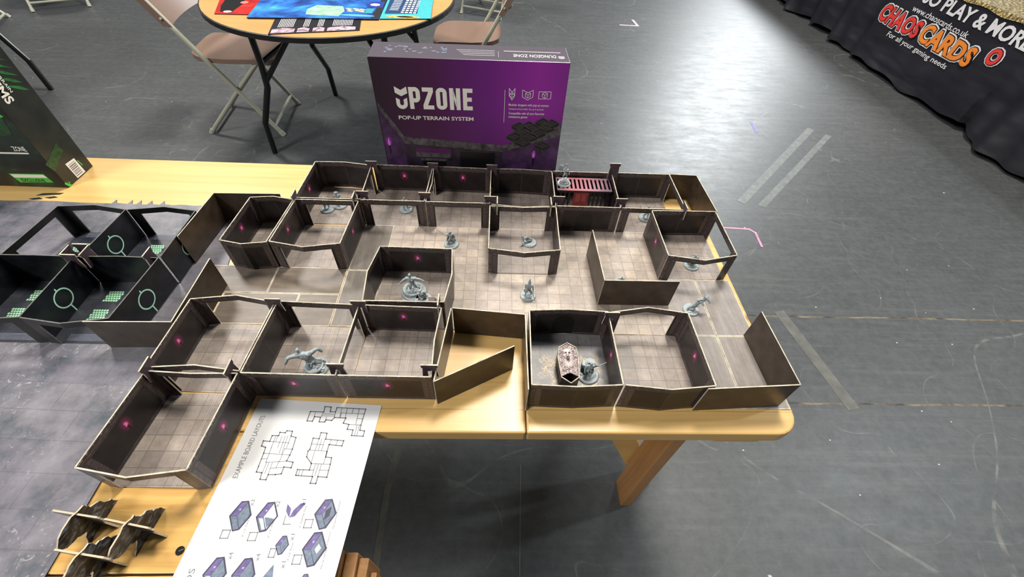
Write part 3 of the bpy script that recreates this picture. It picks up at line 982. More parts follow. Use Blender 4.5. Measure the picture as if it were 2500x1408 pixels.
# ------------------------------------------------------------------ coffin
def coffin():
    x, y = 2.85, 2.8
    t = thing('coffin', (x, y, 0.08), 'carved card coffin with a grimacing face on its lid', 'coffin')
    O = [(2.25, 1.45), (2.12, 3.1), (2.28, 3.95), (2.92, 4.35), (3.55, 3.95), (3.62, 3.1), (3.52, 1.45), (2.88, 0.98)]
    H = 1.25
    m = MB()
    n_ = len(O)
    dark = plain('coffin_side_print', (0.022, 0.014, 0.014), 0.4, var=0.4)
    I = [(x + (p[0] - x) * 0.93, y + (p[1] - y) * 0.96) for p in O]
    for i in range(n_):
        a, b, ia, ib = O[i], O[(i + 1) % n_], I[i], I[(i + 1) % n_]
        m.face([(b[0], b[1], 0.08), (a[0], a[1], 0.08), (a[0], a[1], H), (b[0], b[1], H)], 0)
        m.face([(ia[0], ia[1], 0.08), (ib[0], ib[1], 0.08), (ib[0], ib[1], H), (ia[0], ia[1], H)], 0)
        m.face([(a[0], a[1], H), (ia[0], ia[1], H), (ib[0], ib[1], H), (b[0], b[1], H)], 1)
    m.face([(p[0], p[1], 0.09) for p in I[::-1]], 0)
    m.build('coffin_side', [dark, EDGE], t)
    # lid print, dropped slightly inside the rim; its foot end is folded up leaving a dark hollow
    lm, nt, b = newmat('carved_lid_print')
    n = N(nt)
    uv = coords(n, 'UV')
    g = n.noise(uv, 3.2, 6, 0.7, dist=1.8)
    col = n.ramp(g, [(0.40, (0.035, 0.02, 0.022)), (0.5, (0.22, 0.16, 0.155)), (0.65, (0.52, 0.43, 0.41))])
    n.link(col, b.inputs['Base Color'])
    b.inputs['Roughness'].default_value = 0.45
    bp = n.add('ShaderNodeBump')
    bp.inputs['Strength'].default_value = 0.5
    bp.inputs['Distance'].default_value = 0.002
    n.link(g, bp.inputs['Height'])
    n.link(bp.outputs[0], b.inputs['Normal'])
    m = MB()
    L = [(2.27, 1.55), (2.18, 3.08), (2.33, 3.9), (2.92, 4.25), (3.5, 3.9), (3.56, 3.08), (3.5, 1.55), (2.9, 1.85)]
    z = H - 0.06
    m.prism(L, z - 0.05, z)
    lid = m.build('coffin_lid', lm, t)
    # relief face
    pale = plain('pale_carving', (0.55, 0.47, 0.44), 0.5)
    dk = plain('carving_shade', (0.04, 0.022, 0.022), 0.5)

    def disc(mm, cx_, cy_, rx, ry, z_, h, nn=14, mi=0):
        ring = [(cx_ + rx * math.cos(2 * PI * k / nn), cy_ + ry * math.sin(2 * PI * k / nn)) for k in range(nn)]
        for k in range(nn):
            a, b2 = ring[k], ring[(k + 1) % nn]
            mm.face([(a[0], a[1], z_), (b2[0], b2[1], z_), (cx_ + (b2[0] - cx_) * .5, cy_ + (b2[1] - cy_) * .5, z_ + h), (cx_ + (a[0] - cx_) * .5, cy_ + (a[1] - cy_) * .5, z_ + h)], mi)
        mm.face([(cx_ + (a[0] - cx_) * .5, cy_ + (a[1] - cy_) * .5, z_ + h) for a in ring], mi)
    m = MB()
    cx_ = 2.87
    disc(m, cx_, 3.62, 0.27, 0.24, z, 0.09)
    disc(m, cx_, 3.36, 0.08, 0.2, z + 0.03, 0.1)
    disc(m, cx_ - 0.2, 3.28, 0.12, 0.12, z, 0.07)
    disc(m, cx_ + 0.2, 3.28, 0.12, 0.12, z, 0.07)
    disc(m, cx_, 2.45, 0.1, 0.2, z, 0.07)
    disc(m, cx_ - 0.13, 3.48, 0.09, 0.05, z + 0.06, 0.03, mi=1)
    disc(m, cx_ + 0.13, 3.48, 0.09, 0.05, z + 0.06, 0.03, mi=1)
    disc(m, cx_, 3.02, 0.1, 0.2, z + 0.02, 0.05, mi=1)
    for sgn in (-1, 1):
        for k in range(6):
            a = -0.2 - k * 0.2
            x2, y2 = cx_ + sgn * (0.46 * math.cos(a)), 2.95 + 0.72 * math.sin(a)
            x1, y1 = cx_ + sgn * (0.17 * math.cos(a)), 2.95 + 0.3 * math.sin(a)
            m.tube([(x1, y1, z + 0.02), (x2, y2, z + 0.02)], 0.035, 5)
        m.tube([(cx_ + sgn * 0.26, 3.6, z + 0.02), (cx_ + sgn * 0.42, 3.72, z + 0.02), (cx_ + sgn * 0.44, 3.9, z + 0.02), (cx_ + sgn * 0.33, 3.95, z + 0.02)], 0.03, 5)
        m.tube([(cx_ + sgn * 0.06, 2.2, z + 0.02), (cx_ + sgn * 0.3, 2.05, z + 0.02), (cx_ + sgn * 0.45, 2.2, z + 0.02), (cx_ + sgn * 0.36, 2.34, z + 0.02)], 0.03, 5)
        m.tube([(cx_ + sgn * 0.05, 1.95, z + 0.02), (cx_ + sgn * 0.3, 1.72, z + 0.02), (cx_ + sgn * 0.5, 1.8, z + 0.02)], 0.03, 5)
    m.build('carved_face', [pale, dk], t).parent = lid


coffin()
m = MB()
rz_ = 0.165
m.face([(-7.75, 8.35, rz_), (-7.15, 8.35, rz_), (-7.2, 8.75, 0.85), (-7.7, 8.75, 0.85)])
m.face([(-7.15, 9.15, rz_), (-7.75, 9.15, rz_), (-7.7, 8.75, 0.85), (-7.2, 8.75, 0.85)])
m.face([(-7.15, 8.35, rz_), (-7.15, 9.15, rz_), (-7.2, 8.75, 0.85)], 1)
m.face([(-7.75, 9.15, rz_), (-7.75, 8.35, rz_), (-7.7, 8.75, 0.85)], 1)
tag(m.build('tiny_roof', [tile_mat('shingle_print', (0.30, 0.2, 0.2), (0.5, 0.4, 0.4), (0.05, 0.03, 0.03), lw=0.1, rough=0.5), BLACK], at=(-7.45, 8.75, 0.165)), 'tiny folded card roof standing behind the crouched figure in the closed room', 'roof')


# ------------------------------------------------------------------ miniatures
def skin_mesh(name, verts, edges, rads, mat, parent, sub_=1, root=0):
    me = bpy.data.meshes.new(name + '_sk')
    me.from_pydata([tuple(Vector(v) * S) for v in verts], edges, [])
    o = bpy.data.objects.new(name, me)
    COL.objects.link(o)
    sk = o.modifiers.new('skin', 'SKIN')
    lay = me.skin_vertices[0] if me.skin_vertices else None
    for i, r in enumerate(rads):
        me.skin_vertices[0].data[i].radius = (r * S, r * S)
        me.skin_vertices[0].data[i].use_root = (i == root)
    ss = o.modifiers.new('sub', 'SUBSURF')
    ss.levels = sub_
    ss.render_levels = sub_
    dg = bpy.context.evaluated_depsgraph_get()
    dg.update()
    ev = o.evaluated_get(dg)
    nm = bpy.data.meshes.new_from_object(ev)
    o.modifiers.clear()
    o.data = nm
    bpy.data.meshes.remove(me)
    nm.materials.clear()
    nm.materials.append(mat)
    for p in nm.polygons:
        p.use_smooth = True
    o.parent = parent
    return o


def blob(m, c, r, seed=0, n=10, amp=0.25):
    c = Vector(c)
    rows = 6
    g = []
    for i in range(rows + 1):
        th = PI * i / rows
        row = []
        for j in range(n):
            ph = 2 * PI * j / n
            d = Vector((math.sin(th) * math.cos(ph), math.sin(th) * math.sin(ph), math.cos(th)))
            k = 1 + amp * noise.noise(d * 2.2 + Vector((seed * 3.1, seed, 0)))
            row.append(c + Vector((d.x * r[0], d.y * r[1], d.z * r[2])) * k)
        g.append(row)
    for i in range(rows):
        for j in range(n):
            j2 = (j + 1) % n
            m.face([g[i][j], g[i + 1][j], g[i + 1][j2], g[i][j2]])


def figure(label, x, y, z, rz=0, s=1.0, base=0.6, lean=(0, 0), hands=((-0.42, 0.1, 0.75), (0.42, 0.1, 0.75)), elbows=None, feet=((-0.17, 0), (0.17, 0.05)), crouch=0.0,
           weapon=None, cape=False, bulk=1.0, extras='', shield=False, hat=False, rock=None, name='miniature_figure', lift=0.0, seed=0, mat=None):
    mat = mat or MINI
    t = thing(name, (x, y, z), label, 'miniature', 'grey plastic miniatures', rz)
    t.scale = (1.12, 1.12, 1.12)
    rnd = random.Random(seed + 11)
    # base
    m = MB()
    n_ = 28
    for (r0, z0, r1, z1) in ((base, 0, base, 0.06), (base, 0.06, base * 0.93, 0.12)):
        for k in range(n_):
            a, b = 2 * PI * k / n_, 2 * PI * (k + 1) / n_
            m.face([(r0 * math.cos(a), r0 * math.sin(a), z0), (r0 * math.cos(b), r0 * math.sin(b), z0), (r1 * math.cos(b), r1 * math.sin(b), z1), (r1 * math.cos(a), r1 * math.sin(a), z1)])
    m.face([(base * 0.93 * math.cos(2 * PI * k / n_), base * 0.93 * math.sin(2 * PI * k / n_), 0.12) for k in range(n_)])
    m.face([(base * math.cos(-2 * PI * k / n_), base * math.sin(-2 * PI * k / n_), 0) for k in range(n_)])
    bo = m.build('base', mat, at=(0, 0, 0), smooth=False)
    bo.parent = t
    del bo['_at']
    m = MB()
    for k in range(7):
        a = rnd.uniform(0, 2 * PI)
        rr = rnd.uniform(0.35, 0.8) * base
        q = rnd.uniform(0.05, 0.12)
        blob(m, (rr * math.cos(a), rr * math.sin(a), 0.11), (q * 1.5, q, q * 0.7), k + seed, 7)
    g = m.build('rubble', MINID, at=(0, 0, 0))
    del g['_at']
    g.parent = bo
    # body
    h = 0.12 + lift
    c = 1 - crouch
    pel = Vector((lean[0] * 0.3, lean[1] * 0.3, h + 0.55 * c * s))
    che = pel + Vector((lean[0] * 0.5, lean[1] * 0.5, 0.36 * s * (1 - crouch * 0.3)))
    nek = che + Vector((lean[0] * 0.25, lean[1] * 0.25, 0.14 * s))
    hd = nek + Vector((lean[0] * 0.2, lean[1] * 0.2, 0.14 * s))
    V = [pel, (pel + che) / 2, che, nek, hd, hd + Vector((0, 0, 0.06 * s))]
    Ed = [(0, 1), (1, 2), (2, 3), (3, 4), (4, 5)]
    B = bulk
    Rd = [0.125 * s * B, 0.115 * s * B, 0.155 * s * B, 0.06 * s * B, 0.095 * s, 0.07 * s]
    for i, sg in enumerate((-1, 1)):
        hx = pel + Vector((sg * 0.09 * s * B, 0, -0.05 * s))
        ft = Vector((feet[i][0] * s, feet[i][1] * s, h + 0.03))
        kn = (hx + ft) / 2 + Vector((sg * 0.06 * s, 0.14 * s * (0.3 + crouch * 2), 0.03 * s))
        k0 = len(V)
        V += [hx, kn, ft + Vector((0, 0, 0.06 * s)), ft + Vector((sg * 0.02, -0.13 * s, 0.0))]
        kn.y -= 0.2 * s * (0.3 + crouch * 2)
        Ed += [(0, k0), (k0, k0 + 1), (k0 + 1, k0 + 2), (k0 + 2, k0 + 3)]
        Rd += [0.09 * s * B, 0.075 * s * B, 0.055 * s * B, 0.045 * s * B]
        sh = che + Vector((sg * 0.19 * s * B, 0, 0.05 * s))
        hn = Vector(hands[i]) * s
        hn.z += lift
        el = (sh + hn) / 2 + (Vector(elbows[i]) * s if elbows else Vector((sg * 0.05, 0.06, -0.07)) * s)
        k0 = len(V)
        V += [sh, el, hn, hn + (hn - el).normalized() * 0.07 * s]
        Ed += [(2, k0), (k0, k0 + 1), (k0 + 1, k0 + 2), (k0 + 2, k0 + 3)]
        Rd += [0.09 * s * B, 0.068 * s * B, 0.055 * s * B, 0.045 * s * B]
    body = skin_mesh('body', V, Ed, Rd, mat, t)
    # armour, belts and hood modelled over the body
    m = MB()
    blob(m, hd + Vector((0, -0.01, 0.03)) * s, (0.085 * s, 0.1 * s, 0.1 * s), seed, 10, 0.1)
    for sg in (-1, 1):
        blob(m, che + Vector((sg * 0.2, 0, 0.08)) * s * 1.0, (0.1 * s * B, 0.1 * s * B, 0.07 * s * B), seed + sg, 8, 0.35)
        blob(m, che + Vector((sg * 0.06, -0.12, -0.02)) * s, (0.07 * s * B, 0.05 * s, 0.08 * s), seed + 4, 8, 0.3)
    m.tube([pel + Vector((0.14 * s * B * math.cos(a), 0.13 * s * B * math.sin(a), 0.03 * s)) for a in [2 * PI * k / 10 for k in range(11)]], 0.028 * s, 5, cap=False)
    blob(m, pel + Vector((0.1, -0.1, -0.08)) * s, (0.06 * s, 0.04 * s, 0.1 * s), seed + 7, 7, 0.3)
    blob(m, pel + Vector((-0.08, -0.1, -0.12)) * s, (0.06 * s, 0.04 * s, 0.13 * s), seed + 8, 7, 0.3)
    if 'hair' in extras:
        for k in range(9):
            a = 2 * PI * k / 9
            m.tube([hd, hd + Vector((0.14 * math.cos(a), 0.14 * math.sin(a), 0.12)) * s, hd + Vector((0.22 * math.cos(a), 0.22 * math.sin(a), 0.05)) * s], [0.04 * s, 0.03 * s, 0.008], 5)
    if hat:
        m.tube([hd + Vector((0, 0, 0.02)) * s, hd + Vector((0, 0, 0.12)) * s, hd + Vector((0.02, 0.05, 0.32)) * s], [0.13 * s, 0.08 * s, 0.01], 8)
    g = m.build('armour', mat, at=(0, 0, 0), smooth=True)
    del g['_at']
    g.parent = t
    if cape:
        m = MB()
        top_, rows, cols = che + Vector((0, 0.09, 0.08)) * s, 7, 9
        gr = []
        for i in range(rows):
            f = i / (rows - 1)
            row = []
            for j in range(cols):
                u = (j / (cols - 1) - 0.5) * 2
                wd = (0.16 + 0.26 * f) * s
                a = u * 1.25
                row.append(Vector((top_.x * (1 - f) + wd * math.sin(a), top_.y * (1 - f) + 0.02 + wd * math.cos(a) * 0.7 + 0.03 * math.sin(j * 2.4) * f, top_.z * (1 - f) + (h + 0.06) * f)))
            gr.append(row)
        for i in range(rows - 1):
            for j in range(cols - 1):
                q = [gr[i][j], gr[i + 1][j], gr[i + 1][j + 1], gr[i][j + 1]]
                m.face(q)
                m.face([p * 1.0 + Vector((0, -0.03, 0)) for p in q[::-1]])
        g = m.build('cape', mat, at=(0, 0, 0), smooth=True)
        del g['_at']
        g.parent = t
    if weapon:
        for wi, (kind, hand, dr) in enumerate(weapon):
            hp = Vector(hands[hand]) * s
            hp.z += lift
            d = Vector(dr).normalized()
            m = MB()
            if kind == 'dagger':
                m.tube([hp - d * 0.1, hp + d * 0.05], 0.03, 6)
                m.tube([hp + d * 0.05, hp + d * 0.28, hp + d * 0.36], [0.03, 0.025, 0.005], 4)
                nm_ = 'dagger'
            elif kind == 'sword':
                m.tube([hp - d * 0.12, hp + d * 0.12], 0.025, 6)
                q = d.cross(Vector((0, 1, 0.2))).normalized()
                m.tube([hp + d * 0.12 - q * 0.08, hp + d * 0.12 + q * 0.08], 0.02, 5)
                m.tube([hp + d * 0.12, hp + d * 0.55 * s, hp + d * 0.68 * s], [0.035, 0.03, 0.005], 4)
                nm_ = 'sword'
            elif kind == 'axe':
                m.tube([hp - d * 0.2 * s, hp + d * 0.5 * s], 0.022, 6)
                q = d.cross(Vector((0, 1, 0))).normalized()
                e = hp + d * 0.42 * s
                for sg in (-1, 1):
                    P_ = [e - d * 0.03, e + q * 0.2 * s * sg - d * 0.13 * s, e + q * 0.2 * s * sg + d * 0.15 * s, e + d * 0.07]
                    off_ = d.cross(q) * 0.02
                    m.face([p + off_ for p in P_])
                    m.face([p - off_ for p in P_[::-1]])
                    for k in range(4):
                        a_, b_ = P_[k], P_[(k + 1) % 4]
                        m.face([a_ + off_, a_ - off_, b_ - off_, b_ + off_])
                nm_ = 'axe'
            elif kind == 'bow':
                q = Vector((0, 0, 1)) if abs(d.z) < 0.5 else Vector((1, 0, 0))
                m.tube([hp + q * 0.38 * s - d * 0.12, hp + q * 0.2 * s, hp, hp - q * 0.2 * s, hp - q * 0.38 * s - d * 0.12], [0.01, 0.025, 0.03, 0.025, 0.01], 5)
                nm_ = 'bow'
            else:
                m.tube([hp - d * 0.35 * s, hp + d * 0.5 * s], 0.022, 6)
                blob(m, hp + d * 0.52 * s, (0.05, 0.05, 0.08), seed, 6)
                nm_ = 'staff'
            g = m.build(nm_, mat, at=(0, 0, 0))
            del g['_at']
            g.parent = t
    if shield:
        m = MB()
        c0 = Vector(hands[0]) * s + Vector((0, -0.05, 0))
        blob(m, c0, (0.16 * s, 0.045, 0.2 * s), seed, 10, 0.1)
        g = m.build('shield', mat, at=(0, 0, 0), smooth=True)
        del g['_at']
        g.parent = t
    if 'wing' in extras:
        m = MB()
        r0 = che + Vector((-0.05, 0.1, 0.1)) * s
        tip = r0 + Vector((-0.62, 0.15, 0.42)) * s
        fing = [r0 + Vector((-0.75, 0.1, 0.2)) * s, r0 + Vector((-0.72, 0.12, -0.15)) * s, r0 + Vector((-0.5, 0.14, -0.38)) * s, r0 + Vector((-0.22, 0.1, -0.4)) * s]
        m.tube([r0, (r0 + tip) / 2 + Vector((0.05, 0, 0.12)), tip], [0.05, 0.04, 0.02], 6)
        pr = tip
        for f_ in fing:
            m.tube([tip * 0.6 + r0 * 0.4, f_], [0.03, 0.01], 5)
        ap = tip * 0.6 + r0 * 0.4
        seq = [tip] + fing + [r0]
        for a_, b_ in zip(seq[:-1], seq[1:]):
            mid = (a_ + b_) / 2 * 0.85 + ap * 0.15
            for dy in (0.0, 0.02):
                o_ = Vector((0, dy, 0))
                tri = [ap + o_, a_ + o_, mid + o_, b_ + o_]
                m.face(tri if dy else tri[::-1])
        g = m.build('wing', mat, at=(0, 0, 0))
        del g['_at']
        g.parent = t
    if 'tail' in extras:
        m = MB()
        pts_ = []
        for k in range(15):
            f = k / 14
            a = 2.4 + f * 5.0
            rr = base * (0.78 - 0.25 * f)
            pts_.append((rr * math.cos(a), rr * math.sin(a), 0.2 + 0.16 * f))
        m.tube(pts_, [0.17 - 0.13 * k / 14 for k in range(15)], 8)
        g = m.build('tail', mat, at=(0, 0, 0), smooth=True)
        del g['_at']
        g.parent = t
    if rock:
        m = MB()
        for (a, b, c_, d_) in rock:
            blob(m, (a, b, 0.1 + c_ * 0.4), (d_, d_ * 0.85, c_ * 0.6), seed + a * 7, 9, 0.6)
        g = m.build('rock', MINID, at=(0, 0, 0))
        del g['_at']
        g.parent = bo
    if 'pillar' in extras:
        m = MB()
        for (cx_, cy_, r_, z0_, z1_) in ((0.1, 0.42, 0.27, 0.1, 0.75), (0.1, 0.42, 0.31, 0.75, 0.85), (0.1, 0.42, 0.24, 0.85, 0.95)):
            m.prism([(cx_ + r_ * math.cos(2 * PI * k / 18), cy_ + r_ * math.sin(2 * PI * k / 18)) for k in range(18)], z0_, z1_)
        m.prism([(-0.45, 0.3), (-0.15, 0.2), (-0.1, 0.62), (-0.35, 0.72)], 0.1, 0.72)
        g = m.build('broken_pillar', MINI, at=(0, 0, 0))
        del g['_at']
        g.parent = bo
    return t


ZT = 0.08
figure('grey figure standing just behind the left arch beam, only its head showing above it', -18.8, 20.3, ZT, 0.4, 0.95, hands=((-0.2, -0.1, 0.6), (0.25, -0.05, 0.8)), weapon=[('sword', 1, (0.2, 0, 1))], seed=1)
figure('grey bow-carrying figure in the far left back room beside a smaller one', -17.75, 20.95, ZT, 0.2, 1.0, hands=((-0.42, -0.1, 0.85), (0.2, -0.2, 0.85)), weapon=[('bow', 0, (0, 1, 0))], extras='hair', lean=(-0.05, 0), seed=2)
figure('grey figure on a boarded base under the second back arch', -11.3, 20.6, ZT, 0, 0.92, hands=((-0.15, -0.1, 0.6), (0.4, 0.0, 0.95)), weapon=[('staff', 1, (0.9, 0.1, 0.1))], seed=3)
figure('grey hooded figure on the hall floor raising a blade to the left', -6.45, 15.75, ZT, 0.1, 1.0, hands=((-0.55, 0.05, 1.05), (0.22, -0.15, 0.6)), elbows=((-0.05, 0.0, 0.0), (0.12, 0.05, 0)), weapon=[('sword', 0, (-0.7, 0.1, 0.6))], cape=True, lean=(-0.05, -0.05), feet=((-0.25, 0.0), (0.27, 0.05)), rock=[(0, 0.05, 0.35, 0.2)], lift=0.05, seed=4)
figure('grey winged figure with a raised axe perched on the cage roof', 4.2, 22.35, 2.5, 0.15, 0.85, hands=((-0.15, 0.0, 1.22), (0.35, -0.15, 0.65)), elbows=((-0.1, 0, 0.05), (0.1, 0, 0)), weapon=[('axe', 0, (0.15, 0.1, 1))], extras='wing', rock=[(0, 0, 0.45, 0.42), (0.2, -0.2, 0.3, 0.25)], lift=0.45, seed=5, mat=MINID)
figure('grey figure with crossed blades in the right back room', 12.55, 20.3, ZT, 0, 1.0, hands=((-0.45, -0.05, 1.0), (0.35, 0, 0.95)), weapon=[('sword', 0, (-0.6, 0, 0.6)), ('sword', 1, (0.3, 0.1, 0.8))], seed=6)
# a fallen figure: low crouch, leaning hard
figure('grey figure crouched low on the floor of the centre arch room', 0.72, 17.15 - 1.0, ZT + 0.085, 0.3, 0.85, lean=(-0.55, 0.05), crouch=0.55, hands=((-0.5, -0.1, 0.2), (0.25, 0.1, 0.25)), weapon=[('bow', 1, (1, 0.1, 0))], seed=7)
figure('grey armoured figure standing alone in front of the centre arch room', 0.35, 9.75, ZT, -0.2, 1.12, hands=((-0.15, -0.2, 0.75), (0.3, -0.22, 0.6)), shield=True, hat=True, weapon=[('sword', 1, (0.3, -0.3, -0.6))], rock=[(0.1, -0.2, 0.22, 0.2)], seed=8)
figure('grey winged-armed figure behind the bent beam of the rightmost arch room', 15.35, 13.75, ZT, 0, 0.9, base=0.62, hands=((-0.4, 0, 0.9), (0.5, 0.05, 0.7)), crouch=0.1, cape=True, seed=9)
figure('grey figure almost hidden behind the corner wall on the hall board', 8.4, 11.35, ZT, 0, 0.62, crouch=0.35, seed=10)
figure('grey clawed figure leaning to the right on the outer corridor', 13.8, 8.55, ZT, 0, 1.05, lean=(0.55, 0.1), hands=((0.55, -0.2, 0.8), (1.05, 0.0, 0.85)), elbows=((0, 0.1, 0.05), (0.0, 0.1, 0.15)), bulk=1.15, crouch=0.12, feet=((-0.3, 0.0), (0.12, 0.1)), extras='hair', rock=[(0.0, 0, 0.3, 0.28)], seed=11)
figure('largest grey figure with both arms spread wide, coiled tail, in the closed room', -9.05, 9.9, ZT + 0.085, 0.0, 1.35, base=0.92, hands=((-0.58, -0.15, 0.86), (0.62, -0.05, 0.9)), elbows=((-0.02, 0, 0.06), (0.02, 0, 0.06)), weapon=[('dagger', 0, (-0.9, -0.2, -0.35)), ('dagger', 1, (0.9, 0, -0.3))], extras='tail', lean=(-0.1, 0), rock=[(0.1, -0.1, 0.4, 0.35), (0.45, -0.25, 0.3, 0.22)], bulk=0.95, seed=12)
figure('smaller grey figure with a curved cape crouched beside the spread-armed one', -8.15, 9.0, ZT + 0.085, 0.5, 0.95, base=0.62, cape=True, crouch=0.25, hands=((-0.2, -0.3, 0.5), (0.25, -0.2, 0.6)), lean=(-0.15, 0), seed=13, mat=MINID)
figure('hulking grey figure bending left with long reaching arms in the front row', -14.95, 2.65, ZT, 0.15, 1.45, base=0.78, lean=(-0.55, 0.25), hands=((-1.02, -0.1, 0.75), (0.35, 0.35, 0.72)), elbows=((-0.12, 0, 0.12), (0.1, 0.1, 0.15)), bulk=1.3, crouch=0.22, rock=[(0.1, 0.0, 0.4, 0.35), (-0.1, -0.35, 0.25, 0.25), (0.4, -0.3, 0.25, 0.2), (0.35, 0.2, 0.35, 0.25)], extras='tail', feet=((-0.15, -0.2), (0.28, 0.1)), seed=14)
figure('grey robed figure before a broken pillar beside the coffin', 4.4, 2.35, ZT, 0, 1.0, base=0.72, hands=((-0.3, -0.15, 0.5), (0.55, 0.15, 0.85)), weapon=[('staff', 1, (0.9, 0.3, 0.2))], cape=True, extras='pillar', seed=15)


# ------------------------------------------------------------------ lettering
def text_mesh(body, size, font_bold=0.0, align='LEFT', xs=1.0, space=1.0):
    cu = bpy.data.curves.new('txt', 'FONT')
    cu.body = body
    cu.size = 1.0
    cu.align_x = align
    cu.space_character = space
    cu.offset = font_bold
    cu.resolution_u = 3
    o = bpy.data.objects.new('txt', cu)
    COL.objects.link(o)
    dg = bpy.context.evaluated_depsgraph_get()
    dg.update()
    me = bpy.data.meshes.new_from_object(o.evaluated_get(dg))
    bpy.data.objects.remove(o)
    bpy.data.curves.remove(cu)
    vs_ = [(v.co.x * size * xs, v.co.y * size) for v in me.vertices]
    fs = [tuple(p.vertices) for p in me.polygons]
    bpy.data.meshes.remove(me)
    return vs_, fs


def put_text(body, h, fn, mat, parent, name='lettering', bold=0.0, width=None, xs=1.0, space=1.0, thick=None, label=None):
    """h = cap height (inches); fn maps (a, b) inches on the surface to a world point"""
    v, f = text_mesh(body, h / 0.69, bold, 'LEFT', xs, space)
    if width:
        x0, x1 = min(p[0] for p in v), max(p[0] for p in v)
        k = width / (x1 - x0)
        v = [((p[0] - x0) * k, p[1]) for p in v]
    m = MB()
    W = [fn(*p) for p in v]
    for q in f:
        m.face([W[i] for i in q])
    o = m.build(name, mat, parent, at=parent['_at'] if '_at' in parent else None)
    if label:
        o['label'] = label
    return o


# ------------------------------------------------------------------ game box (purple)
def purple_box():
    yaw = R(1.7)
    ux = Vector((math.cos(yaw), math.sin(yaw), 0))
    uy = Vector((-math.sin(yaw), math.cos(yaw), 0))
    O = Vector((-13.4, 24.6, 0))
    W, H, D = 17.05, 12.75, 3.35

    def P(a, z, d=0.0):
        q = O + ux * a + uy * d
        return (q.x, q.y, z)
    t = thing('game_box', tuple(O + ux * W / 2 + uy * D / 2), 'upright purple game box with big white lettering behind the dungeon', 'box')
    fm, nt, b = newmat('purple_box_print')
    n = N(nt)
    uv = coords(n, 'UV')
    sp = n.add('ShaderNodeSeparateXYZ')
    n.link(uv, sp.inputs[0])
    gx = n.step(sp.outputs[0], 0, 17)
    col = n.ramp(gx, [(0.0, (0.020, 0.010, 0.020)), (0.3, (0.07, 0.010, 0.065)), (0.6, (0.16, 0.014, 0.22)), (0.85, (0.32, 0.025, 0.36)), (1.0, (0.25, 0.022, 0.30))])
    lo = n.math('SUBTRACT', 1, n.step(sp.outputs[1], 4.0, 9.0))
    col = n.mix(n.math('MULTIPLY', lo, 0.6), col, (0.055, 0.008, 0.055))
    n.link(col, b.inputs['Base Color'])
    b.inputs['Roughness'].default_value = 0.4
    grey = plain('grey_box_lid_print', (0.085, 0.072, 0.09), 0.3)
    m = MB()
    F = [P(0, 0), P(W, 0), P(W, H), P(0, H)]
    m.face(F, 0, [(0, 0), (W, 0), (W, H), (0, H)])
    m.face([P(W, 0, D), P(0, 0, D), P(0, H, D), P(W, H, D)], 1)
    m.face([P(0, 0, D), P(0, 0), P(0, H), P(0, H, D)], 1)
    m.face([P(W, 0), P(W, 0, D), P(W, H, D), P(W, H)], 1)
    m.face([P(0, H), P(W, H), P(W, H, D), P(0, H, D)], 1)
    m.face([P(0, 0, D), P(W, 0, D), P(W, 0), P(0, 0)], 1)
    body = m.build('carton', [fm, grey], t, weld=True, bevel=0.06)
    body['_at'] = t['_at']

    def fr(dz=0.012):
        return lambda a, z: P(a, z, -dz)

    def decal(name, polys, mat, dz):
        m = MB()
        for q in polys:
            m.face([P(a, z, -dz) for a, z in q])
        o = m.build(name, mat, body, at=t['_at'])
        return o
    # wordmark: chevron over a cup, then the letters
    decal('wordmark', [[(1.82, 10.36), (1.84, 9.80), (2.36, 9.50), (2.36, 10.05)], [(2.36, 10.05), (2.36, 9.50), (2.92, 9.78), (2.88, 10.36)]], CREAM, 0.02)
    cup = []
    outer = [(1.85, 9.36)] + [(2.34 + 0.5 * math.cos(a), 8.83 + 0.5 * math.sin(a)) for a in [PI + PI * k / 10 for k in range(11)]] + [(2.84, 9.38)]
    inner = [(2.18, 9.2)] + [(2.34 + 0.17 * math.cos(a), 8.85 + 0.17 * math.sin(a)) for a in [PI + PI * k / 10 for k in range(11)]] + [(2.51, 9.2)]
    for k in range(len(outer) - 1):
        cup.append([outer[k], outer[k + 1], inner[k + 1], inner[k]])
    decal('wordmark', cup, CREAM, 0.02)

    def letters(body_, a, z, h, wd, mat, bold=0.0, name='lettering', top=False, flip=False):
        if top:
            fn = (lambda u, v: P(a - u, H + 0.015, z - v)) if flip else (lambda u, v: P(a + u, H + 0.015, z + v))
        else:
            fn = lambda u, v: P(a + u, z + v, -0.02)
        return put_text(body_, h, fn, mat, body, name, bold, wd)
    b_, h_, w_ = 0.37, 1.97, 0.96
    gl = {}

    def arcp(cx0, cz0, ro, ri, a0, a1, k=6):
        A_ = [R(a0 + (a1 - a0) * i / k) for i in range(k + 1)]
        return [[(cx0 + ro * math.cos(p), cz0 + ro * math.sin(p)), (cx0 + ro * math.cos(q), cz0 + ro * math.sin(q)), (cx0 + ri * math.cos(q), cz0 + ri * math.sin(q)), (cx0 + ri * math.cos(p), cz0 + ri * math.sin(p))] for p, q in zip(A_[:-1], A_[1:])]

    def rc(x0_, z0_, x1_, z1_):
        return [(x0_, z0_), (x1_, z0_), (x1_, z1_), (x0_, z1_)]
    rr_ = 0.45
    ri_ = rr_ - b_ + 0.02
    gl['P'] = [rc(0, 0, b_, h_), rc(b_, h_ - b_, w_ - rr_, h_), rc(b_, 0.62, w_ - rr_, 0.62 + b_), rc(w_ - b_ + 0.02, 0.62 + rr_, w_ + 0.02, h_ - rr_)] + arcp(w_ - rr_, h_ - rr_, rr_ + 0.02, ri_, 0, 90) + arcp(w_ - rr_, 0.62 + rr_, rr_ + 0.02, ri_, -90, 0)
    gl['Z'] = [rc(0, 0, w_, b_), rc(0, h_ - b_, w_, h_), [(0, b_), (0.42, b_), (w_, h_ - b_), (w_ - 0.42, h_ - b_)]]
